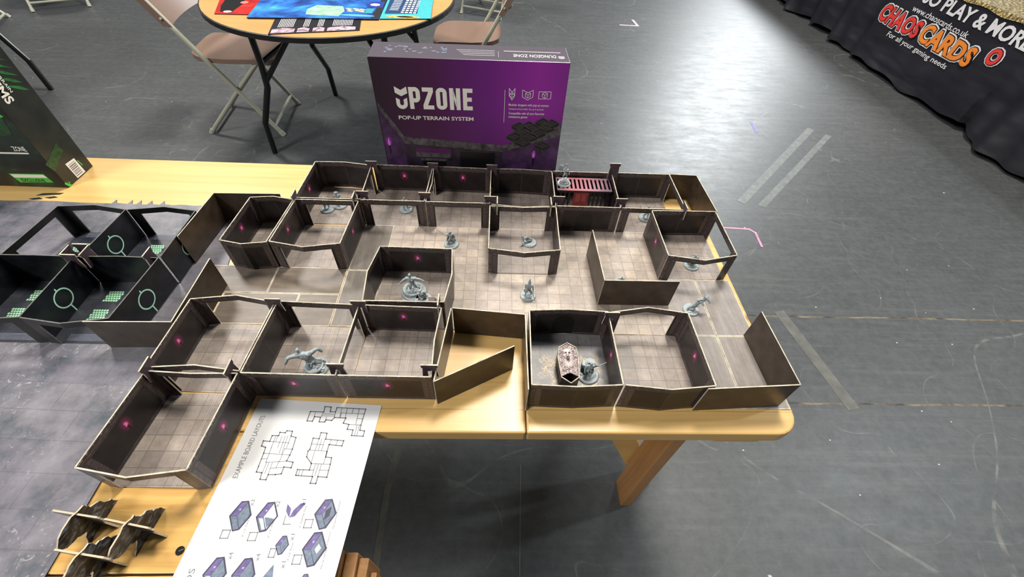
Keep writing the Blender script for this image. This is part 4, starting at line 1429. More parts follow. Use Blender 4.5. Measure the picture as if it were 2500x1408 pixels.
    gl['O'] = [rc(0, rr_, b_, h_ - rr_), rc(w_ - b_, rr_, w_, h_ - rr_), rc(rr_, 0, w_ - rr_, b_), rc(rr_, h_ - b_, w_ - rr_, h_)] + arcp(rr_, rr_, rr_, ri_, 180, 270) + arcp(w_ - rr_, rr_, rr_, ri_, 270, 360) + arcp(w_ - rr_, h_ - rr_, rr_, ri_, 0, 90) + arcp(rr_, h_ - rr_, rr_, ri_, 90, 180)
    gl['N'] = [rc(0, 0, b_, h_), rc(w_ - b_, 0, w_, h_), [(b_ - 0.05, h_), (b_ - 0.05, h_ - 0.75), (w_ - b_ + 0.05, 0), (w_ - b_ + 0.05, 0.75)]]
    gl['E'] = [rc(0, 0, b_, h_), rc(b_, 0, w_ - 0.1, b_), rc(b_, h_ - b_, w_ - 0.1, h_), rc(b_, 0.8, w_ - 0.17, 0.8 + b_)]
    for k_, ch_ in enumerate('PZONE'):
        decal('wordmark_letter', [[(3.03 + k_ * 1.19 + px_, 8.36 + pz_) for px_, pz_ in q_] for q_ in gl[ch_]], CREAM, 0.02)
    letters('POP-UP TERRAIN SYSTEM', 1.85, 7.36, 0.34, 6.85, CREAM, 0.02)
    letters('Modular dungeon with pop-up scenery', 11.9, 8.88, 0.21, 3.7, WHITE, 0.012)
    letters('Compact and portable. Set up in seconds', 11.93, 8.52, 0.17, 3.2, WHITE)
    letters('Compatible with all your favourite', 11.94, 8.08, 0.21, 3.3, WHITE, 0.012)
    letters('miniatures games', 11.95, 7.74, 0.21, 1.75, WHITE, 0.012)
    decal('divider_bar', [[(11.51, 7.28), (11.55, 7.28), (11.55, 10.31), (11.51, 10.31)]], WHITE, 0.02)

    def ln(poly_, wd=0.05, closed=True):
        out = []
        n_ = len(poly_)
        for i in range(n_ if closed else n_ - 1):
            a, c = Vector(poly_[i]), Vector(poly_[(i + 1) % n_])
            d = (c - a).normalized()
            q = Vector((-d.y, d.x)) * wd / 2
            a, c = a - d * wd / 2, c + d * wd / 2
            out.append([tuple(a - q), tuple(c - q), tuple(c + q), tuple(a + q)])
        return out

    def cube_ic(cx_, cy_, r_):
        hx = [(cx_ + r_ * math.cos(R(90 + 60 * k)), cy_ + r_ * math.sin(R(90 + 60 * k))) for k in range(6)]
        o = ln(hx, 0.045)
        for k in (1, 3, 5):
            o += ln([(cx_, cy_), hx[k]], 0.045, False)
        return o
    decal('folding_icon', ln([(11.9, 10.46), (12.17, 10.1), (12.42, 10.46), (12.42, 9.8), (12.19, 9.42), (11.92, 9.8)]) + cube_ic(12.17, 9.88, 0.22) + ln([(12.17, 10.1), (12.17, 9.42)], 0.045, False), WHITE, 0.02)
    decal('folding_icon', ln([(13.1, 10.35), (13.6, 10.1), (14.05, 10.34), (14.05, 9.72), (13.6, 9.45), (13.1, 9.72)]) + cube_ic(13.6, 9.9, 0.27), WHITE, 0.02)
    decal('folding_icon', ln([(14.58, 10.22), (15.67, 10.24), (15.67, 9.6), (14.58, 9.58)]) + cube_ic(15.12, 9.92, 0.27), WHITE, 0.02)
    # printed castle: wall bands, wall field, doorway and torches
    stone = plain('castle_band_print', (0.075, 0.065, 0.07), 0.45, var=0.75, vscale=2.2)
    field = plain('castle_wall_print', (0.026, 0.016, 0.030), 0.45, var=0.6, vscale=0.8)
    fieldp = plain('castle_purple_wall_print', (0.055, 0.022, 0.075), 0.45, var=0.6, vscale=0.9)
    dark = plain('castle_dark_print', (0.005, 0.004, 0.005), 0.45)
    decal('castle_print', [[(0.15, 0.02), (2.0, 0.02), (2.05, 5.0), (0.16, 8.35)]], fieldp, 0.012)
    decal('castle_print', [[(2.0, 0.02), (11.6, 0.02), (11.46, 4.25), (2.05, 5.0)]], field, 0.012)
    decal('castle_print', [[(11.6, 0.02), (17.02, 0.02), (17.02, 6.1), (11.46, 4.25)]], fieldp, 0.012)
    decal('castle_battlement_print', [[(0.16, 8.35), (2.05, 4.9), (2.12, 5.62), (0.15, 8.95)], [(2.05, 4.9), (11.46, 4.2), (11.44, 4.92), (2.12, 5.62)], [(11.46, 4.2), (17.02, 6.0), (17.02, 7.25), (12.6, 5.4), (11.9, 5.0), (11.44, 4.92)]], stone, 0.018)
    decal('doorway_print', [[(7.25, 0.05), (10.75, 0.05), (10.74, 4.05), (7.3, 4.12)]], dark, 0.02)
    decal('window_print', [[(3.05, 4.48), (3.02, 4.0), (6.4, 3.9), (6.42, 4.38)]], plain('purple_window_print', (0.085, 0.010, 0.09), 0.45), 0.02)
    decal('castle_battlement_print', [[(3.02, 4.0), (3.02, 3.5), (6.35, 3.4), (6.4, 3.9)], [(3.4, 3.35), (3.4, 3.1), (6.0, 3.05), (6.0, 3.3)]], stone, 0.02)
    decal('doorway_print', [[(3.6, 0.05), (5.9, 0.05), (5.9, 3.0), (3.6, 3.05)]], dark, 0.019)
    tm = plain('torch_flame_print', (0.75, 0.16, 0.80), 0.5)
    tg = plain('torch_glow_print', (0.20, 0.035, 0.24), 0.5)
    for (a, z, s_) in ((0.57, 5.1, 0.5), (14.6, 4.0, 0.45)):
        decal('torch_glow', [[(a + s_ * 0.55 * math.cos(2 * PI * k / 14), z + s_ * 0.95 * math.sin(2 * PI * k / 14)) for k in range(14)]], tg, 0.022)
        decal('torch_flame', [[(a - 0.08, z - 0.4), (a + 0.07, z - 0.42), (a + 0.14, z - 0.1), (a + 0.05, z + 0.12), (a + 0.1, z + 0.42), (a - 0.07, z + 0.15), (a - 0.12, z - 0.12)]], tm, 0.026)
        decal('torch_stem', [[(a - 0.07, z - 1.3), (a + 0.07, z - 1.3), (a + 0.06, z - 0.45), (a - 0.06, z - 0.45)]], dark, 0.024)
    # little pop-up dungeon picture at the right: open topped boxes seen from above
    bxm = plain('dungeon_picture_dark', (0.012, 0.011, 0.012), 0.45)
    bxl = plain('dungeon_picture_edge', (0.10, 0.10, 0.095), 0.45)
    bxf = plain('dungeon_picture_floor', (0.035, 0.032, 0.033), 0.45)
    pa, pb, pc = [], [], []
    pd = []
    cells = [(12.55, 5.95), (13.45, 5.35), (13.25, 6.45), (14.1, 5.95), (14.35, 6.85), (15.4, 5.05), (14.85, 6.35), (15.6, 6.9), (13.0, 7.0), (15.2, 7.45), (13.9, 7.1), (16.0, 7.35)]
    for (a, z) in sorted(cells, key=lambda c: -c[1]):
        w_, h_, k_ = 0.72, 0.36, 0.32
        q = [(a - w_, z), (a, z + h_), (a + w_, z), (a, z - h_)]
        pa.append([(a - w_, z), (a, z - h_), (a + w_, z), (a + w_, z - k_), (a, z - h_ - k_), (a - w_, z - k_)])
        pa.append(q)
        pb += ln(q, 0.03)
        pb += ln([(a, z - h_), (a, z - h_ - k_)], 0.03, False) + ln([(a - w_, z - k_), (a, z - h_ - k_), (a + w_, z - k_)], 0.02, False)
        pd.append([(a - w_ * .93, z), (a, z + h_ * .93), (a, z + h_ * .93 - 0.26), (a - w_ * .8, z - 0.12)])
        pc.append([(a - w_ * .7, z - 0.05), (a, z + h_ * .65 - 0.05), (a + w_ * .7, z - 0.05), (a, z - h_ * .65 - 0.05)])
    decal('dungeon_picture', pa, bxm, 0.028)
    decal('dungeon_picture', pc, bxf, 0.031)
    decal('dungeon_picture', pb, bxl, 0.034)
    decal('dungeon_picture', pd, plain('dungeon_picture_wall', (0.022, 0.020, 0.022), 0.45), 0.0325)
    # top side print, reading from behind
    letters('DUNGEON ZONE', 15.9, 1.45, 0.6, 3.7, WHITE, 0.0, top=True, flip=True)
    m = MB()
    m.face([P(16.1, H + 0.015, 1.3), P(16.65, H + 0.015, 1.3), P(16.65, H + 0.015, 0.8), P(16.38, H + 0.015, 0.65), P(16.1, H + 0.015, 0.8)])
    m.face([P(11.4, H + 0.015, 2.15), P(16.4, H + 0.015, 2.15), P(16.4, H + 0.015, 1.95), P(11.4, H + 0.015, 1.95)])
    m.face([P(10.9, H + 0.015, 0.6), P(10.94, H + 0.015, 0.6), P(10.94, H + 0.015, 2.0), P(10.9, H + 0.015, 2.0)])
    for k in range(4):
        m.face([P(7.3 + 0.2 * k, H + 0.015, 2.1 - 0.36 * k), P(10.6, H + 0.015, 2.1 - 0.36 * k), P(10.6, H + 0.015, 1.98 - 0.36 * k), P(7.3 + 0.2 * k, H + 0.015, 1.98 - 0.36 * k)])
    m.build('lid_print', plain('pale_lid_print', (0.30, 0.29, 0.31), 0.45), body, at=t['_at'])
    m = MB()
    random.seed(5)
    for k in range(26):
        a, d = random.uniform(1.2, 6.3), random.uniform(0.9, 2.4)
        w_ = random.uniform(0.1, 0.5)
        m.face([P(a, H + 0.012, d), P(a + w_, H + 0.012, d + 0.05), P(a + w_ * 1.1, H + 0.012, d + 0.22), P(a - 0.05, H + 0.012, d + 0.2)])
    m.build('lid_picture', plain('lid_blue_print', (0.16, 0.18, 0.24), 0.45), body, at=t['_at'])


purple_box()


# ------------------------------------------------------------------ game box (green)
def green_box():
    x0, x1, y0, y1, H = -61.5, -44.45, 22.6, 26.4, 12.8
    t = thing('game_box', ((x0 + x1) / 2, (y0 + y1) / 2, 0), 'upright black and green game box at the left table edge', 'box')
    bm_, nt, b = newmat('green_box_print')
    n = N(nt)
    wp = world_in(n)
    g = n.noise(wp, 0.28, 5, 0.65, dist=1.0)
    col = n.ramp(g, [(0.42, (0.006, 0.007, 0.006)), (0.56, (0.010, 0.022, 0.012)), (0.68, (0.018, 0.085, 0.022)), (0.8, (0.05, 0.22, 0.04))])
    n.link(col, b.inputs['Base Color'])
    b.inputs['Roughness'].default_value = 0.35
    sm = plain('green_box_side_print', (0.016, 0.018, 0.013), 0.35, var=0.5, vscale=0.5)
    m = MB()
    m.box(x0, y0, 0, x1, y1, H, 1)
    m.m[2] = 0
    body = m.build('carton', [bm_, sm], t, weld=True, bevel=0.05)
    body['_at'] = t['_at']

    def fdec(name, polys, mat, d=0.015):
        m = MB()
        for q in polys:
            m.face([(a, y0 - d, z) for a, z in q])
        m.build(name, mat, body, at=t['_at'])

    def sdec(name, polys, mat, d=0.015):
        m = MB()
        for q in polys:
            m.face([(x1 + d, a, z) for a, z in q])
        m.build(name, mat, body, at=t['_at'])
    G1 = plain('bright_green_print', (0.07, 0.50, 0.06), 0.4)
    G2 = plain('leaf_green_print', (0.02, 0.13, 0.03), 0.4, var=0.6, vscale=1.0)
    G3 = plain('dark_green_print', (0.012, 0.055, 0.012), 0.4, var=0.5)
    fdec('green_panel_print', [[(-52, 4.6), (-45.4, 5.6), (-45.0, 7.3), (-46.5, 8.0), (-52, 7.0)]], G3)
    fdec('green_panel_print', [[(-46.2, 6.9), (-44.8, 7.3), (-45.6, 8.4), (-47.5, 8.8)]], G1, 0.02)
    fdec('label_panel', [[(-48.95, 1.5), (-45.75, 1.55), (-45.45, 0.6), (-48.6, 0.5)]], G1, 0.02)
    fdec('label_stripe', [[(-48.85, 1.42), (-45.8, 1.46), (-45.65, 1.12), (-48.75, 1.06)]], CREAM, 0.025)
    put_text('EXCLUSIVE', 0.34, lambda a, z: (-48.3 + a, y0 - 0.028, 0.62 + z), BLACK, body, width=2.2, bold=0.02)
    put_text('ZONE', 0.45, lambda a, z: (-46.5 + a, y0 - 0.028, 3.98 + z), CREAM, body, width=1.15, bold=0.02)
    fdec('subtitle_bar', [[(-49.0, 3.62), (-45.4, 3.68), (-45.4, 3.84), (-49.0, 3.8)]], CREAM, 0.025)
    # side face
    for k in range(5):
        sdec('feather_print', [[(23.1 + 0.25 * k, 12.3 - 0.75 * k), (24.6 + 0.2 * k, 11.6 - 0.72 * k), (26.0, 10.6 - 0.62 * k), (24.7 + 0.2 * k, 11.25 - 0.74 * k)]], G2)
    sdec('side_green_print', [[(24.6, 3.65), (24.75, 2.8), (22.6, 1.85), (22.3, 2.8)]], G3)
    sdec('side_green_print', [[(22.65, 0.62), (23.1, -0.0 + 0.03), (22.75, 0.03), (22.5, 0.5)], [(25.35, 1.4), (25.5, 0.75), (25.4, 0.7), (25.25, 1.35)], [(22.95, 0.55), (23.1, 0.3), (22.95, 0.25)]], G1, 0.02)
    # barcode sticker
    m = MB()
    Bc = [(23.95, 1.8), (25.15, 1.72), (25.25, 0.12), (24.05, 0.14)]
    m.face([(x1 + 0.02, a, z) for a, z in Bc], 0)
    random.seed(9)
    zz = 0.3
    while zz < 1.55:
        h_ = random.choice((0.05, 0.09, 0.13))
        m.face([(x1 + 0.026, 24.12, zz), (x1 + 0.026, 24.98, zz - 0.02), (x1 + 0.026, 24.98, zz + h_ - 0.02), (x1 + 0.026, 24.12, zz + h_)], 1)
        zz += h_ + random.choice((0.06, 0.1))
    o = m.build('barcode_sticker', [WHITE, plain('barcode_grey', (0.22, 0.21, 0.22), 0.5)], body, at=t['_at'])
    o['label'] = 'white barcode sticker'
    put_text('SYSTEMS', 0.75, lambda a, z: (x1 + 0.02, 23.35 + z * 1.0, 12.2 - a), CREAM, body, width=4.2, bold=0.03)
    put_text('POP-UP TERRAIN', 0.25, lambda a, z: (x1 + 0.02, 24.3 + z, 12.2 - a), CREAM, body, width=3.6, bold=0.01)


green_box()


# ------------------------------------------------------------------ printed layout sheet
def layout_sheet():
    TLc, TRc, BRc, BLc = (-17.96, 0.28), (-9.88, -0.16), (-10.95, -16.0), (-19.3, -16.0)
    z = 0.035
    t = thing('layout_sheet', (-14.5, -6, z), 'white printed sheet of example board layouts hanging over the table edge', 'sheet')
    m = MB()
    m.prism([TLc, TRc, BRc, BLc], z - 0.03, z)
    body = m.build('paper', plain('white_paper', (0.62, 0.62, 0.615), 0.3), t)
    body['_at'] = t['_at']

    def tx(s_, x, y, h, wd, mat=GREYL, bold=0.0, dirn=None):
        """text reading away from the viewer, its head to the left"""
        dx, dy = dirn or (0.018, 1.0)
        fn = lambda a, b: (x + a * dx - b * dy, y + a * dy + b * dx, z + 0.008)
        return put_text(s_, h, fn, mat, body, width=wd, bold=bold)
    tx('EXAMPLE BOARD LAYOUTS', -17.47, -4.88, 0.30, 3.92, GREYL, 0.0, (0.065, 0.998))
    tx('BOARDS', -17.85, -11.6, 0.30, 2.17, GREYL, 0.0, (0.03, 1.0))
    outl = plain('layout_cell_grey', (0.58, 0.58, 0.58), 0.5)
    L1 = [(-15.93, -2.06), (-15.59, -2.1), (-15.52, -1.96), (-15.18, -1.99), (-15.16, -2.31), (-14.83, -2.4), (-14.82, -3.14), (-14.86, -3.51), (-14.94, -3.86), (-14.53, -3.94), (-14.54, -4.27), (-14.98, -4.22), (-15.0, -4.62), (-15.33, -4.67), (-15.75, -4.67), (-15.78, -4.97), (-16.13, -4.94), (-16.17, -4.56), (-16.5, -4.52), (-16.49, -4.2), (-16.47, -3.39), (-16.48, -3.03), (-16.76, -2.95), (-16.76, -2.62), (-16.36, -2.66), (-16.34, -2.28), (-15.94, -2.28)]
    L2 = [(-13.36, -2.07), (-12.98, -2.11), (-12.96, -2.49), (-11.81, -2.59), (-11.84, -2.92), (-12.66, -2.84), (-12.67, -3.3), (-12.66, -3.62), (-12.29, -3.66), (-12.27, -4.05), (-12.27, -4.82), (-12.81, -4.78), (-12.82, -5.18), (-13.15, -5.16), (-13.12, -4.78), (-14.13, -4.71), (-14.13, -4.37), (-13.42, -4.4), (-13.41, -4.02), (-13.81, -3.61), (-13.83, -3.26), (-13.75, -3.14), (-13.75, -2.43), (-13.37, -2.47)]
    L3 = [(-13.59, -0.28), (-13.18, -0.31), (-13.15, -0.64), (-12.81, -0.66), (-12.78, -0.34), (-10.88, -0.44), (-10.96, -1.55), (-10.95, -1.9), (-10.65, -1.94), (-10.66, -2.29), (-11.4, -2.25), (-11.39, -1.88), (-11.77, -1.84), (-11.74, -1.51), (-12.12, -1.42), (-12.03, -1.07), (-12.76, -1.04), (-12.91, -1.25), (-13.26, -1.21), (-13.33, -1.36), (-13.68, -1.35), (-13.68, -1.03), (-14.07, -0.99), (-14.12, -1.31), (-14.47, -1.29), (-14.44, -0.63), (-13.57, -0.67)]
    inner = {
        0: [[(-16.34, -2.66), (-15.15, -2.75)], [(-16.1, -2.28), (-16.13, -3.05)], [(-15.72, -2.3), (-15.75, -3.05)], [(-15.52, -2.3), (-15.54, -3.4)], [(-15.36, -2.3), (-15.38, -3.4)], [(-15.17, -2.3), (-15.2, -3.1)], [(-16.47, -3.4), (-14.86, -3.5)], [(-16.12, -3.02), (-16.15, -3.95)], [(-16.16, -3.95), (-14.95, -3.88)], [(-15.3, -3.1), (-15.35, -3.9)], [(-15.3, -3.12), (-14.84, -3.14)], [(-16.1, -3.97), (-16.13, -4.6)], [(-15.95, -3.97), (-15.98, -4.6)], [(-15.75, -3.97), (-15.77, -4.67)], [(-15.75, -4.3), (-15.0, -4.25)], [(-15.4, -3.9), (-15.42, -4.28)], [(-15.98, -2.28), (-16.0, -2.65)], [(-16.49, -3.75), (-16.15, -3.72)]],
        1: [[(-13.75, -2.8), (-13.0, -2.85)], [(-13.38, -2.45), (-13.4, -3.2)], [(-13.2, -2.45), (-13.22, -3.2)], [(-13.0, -2.5), (-13.02, -3.2)], [(-13.75, -3.2), (-12.67, -3.25)], [(-13.42, -3.25), (-13.44, -4.0)], [(-12.66, -3.25), (-12.68, -4.05)], [(-13.42, -4.02), (-12.3, -4.05)], [(-13.15, -4.03), (-13.17, -4.75)], [(-12.98, -4.03), (-13.0, -4.75)], [(-12.8, -4.05), (-12.82, -4.75)], [(-12.8, -4.4), (-12.27, -4.42)], [(-13.4, -4.4), (-13.15, -4.4)], [(-12.6, -2.52), (-12.62, -2.85)], [(-12.2, -2.55), (-12.22, -2.88)], [(-13.78, -4.4), (-13.8, -4.73)], [(-13.98, -4.4), (-14.0, -4.73)]],
        2: [[(-14.1, -0.66), (-14.1, -0.98)], [(-13.6, -0.67), (-13.65, -1.02)], [(-13.6, -0.8), (-12.8, -0.83)], [(-13.6, -0.93), (-12.8, -0.95)], [(-12.8, -0.66), (-12.8, -1.04)], [(-12.45, -0.36), (-12.45, -1.05)], [(-12.1, -0.38), (-12.08, -1.07)], [(-11.7, -0.4), (-11.7, -0.75)], [(-11.3, -0.42), (-11.3, -1.5)], [(-12.4, -0.72), (-10.9, -0.78)], [(-11.3, -1.1), (-10.93, -1.12)], [(-11.74, -1.51), (-10.96, -1.55)], [(-11.2, -1.55), (-11.22, -2.25)], [(-11.05, -1.55), (-11.07, -2.25)], [(-12.4, -1.04), (-12.42, -0.7)], [(-13.3, -1.0), (-13.32, -1.3)]],
    }
    for k, L in enumerate((L1, L2, L3)):
        m = MB()
        m.face([(p[0], p[1], z + 0.004) for p in L], 0)
        m.line2(L, 0.065, z + 0.008, 1)
        for seg in inner[k]:
            m.line2(seg, 0.035, z + 0.008, 1, False)
        m.build('layout_diagram', [outl, GREYL], body, at=t['_at'])
    # isometric room pictures, lying on their side as the sheet is turned
    pur = plain('icon_purple', (0.11, 0.085, 0.22), 0.5, var=0.3, vscale=5)
    blu = plain('icon_blue_grey', (0.12, 0.15, 0.20), 0.5, var=0.3, vscale=5)
    drk = plain('icon_dark', (0.035, 0.03, 0.06), 0.5)
    pink = plain('icon_torch', (0.55, 0.25, 0.75), 0.5)

    def ic(cx_, cy_, s_, kind):
        # u runs along +y (reading direction), v along -x
        def q(u, v):
            return (cx_ - v * s_ * 1.2, cy_ + u * s_, z + 0.008)

        def q2(u, v, dz):
            p = q(u, v)
            return (p[0], p[1], z + dz)
        m = MB()
        sil = [(-0.78, -0.42), (-0.72, 0.0), (-0.05, 0.44), (0.72, 0.10), (0.78, -0.08), (0.1, -0.50)]
        sil = [(-0.80, 0.12), (0.0, 0.52), (0.78, 0.18), (0.82, -0.16), (0.05, -0.52), (-0.72, -0.18)]
        if kind == 'flat':
            m.face([q(-0.55, -0.3), q(0.7, -0.05), q(-0.4, 0.55)], 1)
        elif kind == 'flex':
            m.face([q(0.5, 0.6), q(-0.1, 0.55), q(-0.6, 0.2), q(0.1, 0.25)], 0)
            m.face([q(-0.6, 0.2), q(-0.5, -0.15), q(0.55, -0.7), q(0.55, -0.35), q(0.0, 0.05)], 0)
            m.face([q2(0.0, -0.2, 0.012), q2(0.05, -0.2, 0.012), q2(0.05, -0.25, 0.012), q2(0.0, -0.25, 0.012)], 3)
        else:
            m.face([q(*p) for p in sil], 2)
            m.face([q2(0.0, 0.44, 0.011), q2(0.7, 0.14, 0.011), q2(0.75, -0.12, 0.011), q2(0.0, 0.15, 0.011)][::-1], 0)
            m.face([q2(-0.72, 0.1, 0.011), q2(-0.02, 0.44, 0.011), q2(-0.02, 0.15, 0.011), q2(-0.66, -0.12, 0.011)], 1)
            m.face([q2(-0.62, -0.14, 0.012), q2(0.0, 0.14, 0.012), q2(0.7, -0.14, 0.012), q2(0.05, -0.44, 0.012)], 1 if kind != 'hollow' else 4)
            m.face([q2(0.30, 0.16, 0.013), q2(0.38, 0.14, 0.013), q2(0.38, 0.06, 0.013), q2(0.30, 0.08, 0.013)], 3)
            if kind in ('open', 'hollow'):
                m.face([q2(-0.66, 0.04, 0.014), q2(-0.08, 0.34, 0.014), q2(-0.08, 0.16, 0.014), q2(-0.62, -0.08, 0.014)], 4)
            if kind == 'hollow':
                m.face([q2(-0.58, -0.14, 0.014), q2(-0.02, 0.1, 0.014), q2(-0.02, -0.04, 0.014), q2(-0.1, -0.4, 0.014)], 1)
            if kind == 'crypt':
                m.face([q2(-0.2, -0.14, 0.015), q2(0.0, -0.02, 0.015), q2(0.25, -0.14, 0.015), q2(0.05, -0.28, 0.015)], 4)
            if kind == 'stair':
                for k in range(5):
                    m.face([q2(-0.3 + 0.1 * k, 0.0, 0.015), q2(-0.24 + 0.1 * k, 0.03, 0.015), q2(0.0 + 0.1 * k, -0.2, 0.015), q2(-0.06 + 0.1 * k, -0.23, 0.015)], 2)
        # recalculated so that pictures face up
        for i, f_ in enumerate(m.f):
            pts_ = [Vector(m.v[j]) for j in f_]
            nn = (pts_[1] - pts_[0]).cross(pts_[2] - pts_[1])
            if nn.z < 0:
                m.f[i] = tuple(reversed(f_))
        m.build('room_picture', [pur, blu, drk, pink, WHITE], body, at=t['_at'])
    for (cx_, cy_, s_, kind) in [(-16.5, -6.92, 0.98, 'closed'), (-15.02, -6.98, 0.98, 'hollow'), (-13.62, -6.62, 0.66, 'flex'), (-11.82, -6.84, 1.0, 'stair'),
                                 (-13.72, -8.38, 0.58, 'closed'), (-11.95, -8.58, 1.05, 'crypt'), (-16.72, -9.7, 0.98, 'open'), (-15.25, -9.75, 0.98, 'open'),
                                 (-13.9, -9.75, 0.7, 'flat'), (-12.05, -10.1, 0.5, 'closed')]:
        ic(cx_, cy_, s_, kind)
    for (sx, sy, w_, h_) in [(-16.95, -7.83, 0.42, 0.4), (-15.44, -7.95, 0.42, 0.4), (-12.63, -7.32, 0.42, 0.42), (-14.12, -8.74, 0.3, 0.4), (-12.72, -9.05, 0.42, 0.42)]:
        m = MB()
        m.line2([(sx - w_ / 2, sy - h_ / 2), (sx + w_ / 2, sy - h_ / 2), (sx + w_ / 2, sy + h_ / 2), (sx - w_ / 2, sy + h_ / 2)], 0.04, z + 0.008)
        m.build('plan_symbol', GREYL, body, at=t['_at'])
    m = MB()
    m.line2([(-14.0, -6.9), (-14.0, -7.35), (-13.6, -7.35)], 0.04, z + 0.008, closed=False)
    m.build('plan_symbol', GREYL, body, at=t['_at'])
    for s_, x, y, h in [('x3', -16.0, -6.4, 0.22), ('x2', -14.55, -6.47, 0.22), ('x1', -13.12, -6.37, 0.22), ('x1', -13.2, -8.16, 0.22), ('x4', -16.15, -9.03, 0.22), ('x4', -14.7, -9.1, 0.22), ('x1', -13.27, -9.46, 0.22)]:
        tx(s_, x, y, h, 0.33)
    for s_, x, y, wd in [('6" x 6" Dead end', -15.95, -7.95, 1.1), ('6" x 6" Walls', -14.55, -8.0, 0.85), ('6" Wall/Flex Piece', -13.0, -7.5, 1.1), ('The Stairway of Ascension', -11.15, -7.6, 1.5), ('3" x 6" Room', -13.15, -9.1, 0.85), ('The Sarcophagus of Horrors', -11.3, -9.5, 1.75)]:
        tx(s_, x, y, 0.10, wd)


layout_sheet()


# ------------------------------------------------------------------ rock scenery crosses
def rockm():
    m, nt, b = newmat('dark_rock_print')
    n = N(nt)
    wp = world_in(n)
    g = n.noise(n.scaled(wp, (1, 1, 2.2), rot=(0.5, 0.3, 0)), 1.1, 6, 0.65, dist=1.5)
    n.link(n.ramp(g, [(0.38, (0.006, 0.006, 0.008)), (0.48, (0.026, 0.027, 0.034)), (0.56, (0.09, 0.105, 0.118)), (0.68, (0.25, 0.28, 0.29))]), b.inputs['Base Color'])
    b.inputs['Roughness'].default_value = 0.28
    return m


ROCK = rockm()


def rock_cross(x, y, s_, rz, label):
    t = thing('rock_scenery', (x, y, 0), label, 'scenery', 'slotted card rock pieces')
    for k, (ang, prof) in enumerate([(rz, [(-1.2, 0), (-0.85, 0.35), (-0.5, 0.7), (-0.9, 1.05), (-1.45, 1.25), (-1.65, 1.75), (-1.2, 2.15), (-0.2, 2.3), (0.45, 2.05), (0.5, 1.55), (0.9, 1.25), (0.95, 0.85), (1.25, 0.5), (1.3, 0)]),
                                     (rz + R(88), [(-1.1, 0), (-0.8, 0.9), (-1.35, 1.75), (-1.2, 2.1), (1.35, 2.1), (1.5, 1.8), (0.95, 1.1), (1.1, 0.5), (1.0, 0)])]):
        c_, s2 = math.cos(ang), math.sin(ang)
        th = 0.09
        P_ = [(p[0] * s_, p[1] * s_) for p in prof]
        # refine the outline with small teeth
        Q = []
        rn = random.Random(k * 5 + int(x * 10))
        for i in range(len(P_)):
            a, b = P_[i], P_[(i + 1) % len(P_)]
            Q.append(a)
            if i < len(P_) - 1:
                for f in (0.35, 0.7):
                    Q.append((a[0] + (b[0] - a[0]) * f + rn.uniform(-.06, .06), max(0.02, a[1] + (b[1] - a[1]) * f + (rn.uniform(-.07, .07) if k == 0 else 0.0))))
        m = MB()

        def w(p, d):
            return (x + p[0] * c_ - d * s2, y + p[0] * s2 + d * c_, p[1])
        m.face([w(p, -th / 2) for p in Q[::-1]], 0)
        m.face([w(p, th / 2) for p in Q], 0)
        for i in range(len(Q)):
            a, b = Q[i], Q[(i + 1) % len(Q)]
            m.face([w(a, -th / 2), w(b, -th / 2), w(b, th / 2), w(a, th / 2)], 1)
        m.build('rock_card', [ROCK, plain('pale_board_edge', (0.46, 0.38, 0.27), 0.8)], t)
    return t


rock_cross(-23.8, -7.3, 0.95, R(84), 'dark card rock piece at the left, straddling the mat edge')
rock_cross(-21.0, -7.75, 0.95, R(82), 'dark card rock piece at the right, nearest the white sheet')
rock_cross(-22.4, -9.1, 1.0, R(84), 'dark card rock piece nearest the viewer')


# ------------------------------------------------------------------ round table with printed boards
def wishbone(m, top, foot, r=0.62):
    """bent leg from under the top to the floor"""
    tx, ty, tz = top
    fx, fy, fz = foot
    dx, dy = fx - tx, fy - ty
    fr = [(0.0, 0.0), (0.0, 0.30), (0.1, 0.46), (0.9, 0.74), (1.0, 1.0)]
    m.tube([(tx + dx * a, ty + dy * a, tz + (fz - tz) * b) for a, b in fr], r, 10)


def round_table(cx_, cy_, label, group=None, rz=0.0):
    t = thing('round_table', (cx_, cy_, ZF), label, 'table', group, rz)
    at = (cx_, cy_, ZF)
    m = MB()
    n_ = 72
    ring = lambda r_, z_: [(cx_ + r_ * math.cos(2 * PI * k / n_), cy_ + r_ * math.sin(2 * PI * k / n_), z_) for k in range(n_)]
    rr = 23.7
    m.face(ring(rr, 0), 0)
    m.face(ring(rr, -0.9)[::-1], 1)
    a, b, c = ring(rr, 0), ring(rr + 0.25, -0.1), ring(rr + 0.25, -0.9)
    for p, q in ((b, a), (c, b)):
        for k in range(n_):
            k2 = (k + 1) % n_
            m.face([p[k], p[k2], q[k2], q[k]], 1)
    m.face(c[::-1], 1)
    m.build('table_top', [WOODR, RUBBER], t)
    for (lx, ly, fx, fy) in ((-13.0, -12.4, -17.1, -12.4), (-10.8, 9.0, -10.9, 16.9), (13.0, 12.4, 17.1, 12.4), (10.8, -9.0, 10.9, -16.9)):
        m = MB()
        wishbone(m, (cx_ + lx, cy_ + ly, -0.9), (cx_ + fx, cy_ + fy, ZF))
        m.build('leg', BLACK, t, smooth=True)
    for p, q in (((-13.3, -12.4, -12.5), (-3.5, -12.4, -1.0)), ((-10.9, 9.5, -11.0), (-3.5, 4.0, -1.0)), ((13.3, 12.4, -12.5), (3.5, 12.4, -1.0)), ((10.9, -9.5, -11.0), (3.5, -4.0, -1.0)), ((-13.0, -12.4, -9), (-10.8, 9, -9))):
        m = MB()
        m.tube([(cx_ + p[0], cy_ + p[1], p[2]), (cx_ + q[0], cy_ + q[1], q[2])], 0.5, 8)
        m.build('brace', BLACK, t, smooth=True)
    return t


round_table(-35.5, 88.0, 'round folding table with an orange wood top and black edge behind the boxes')


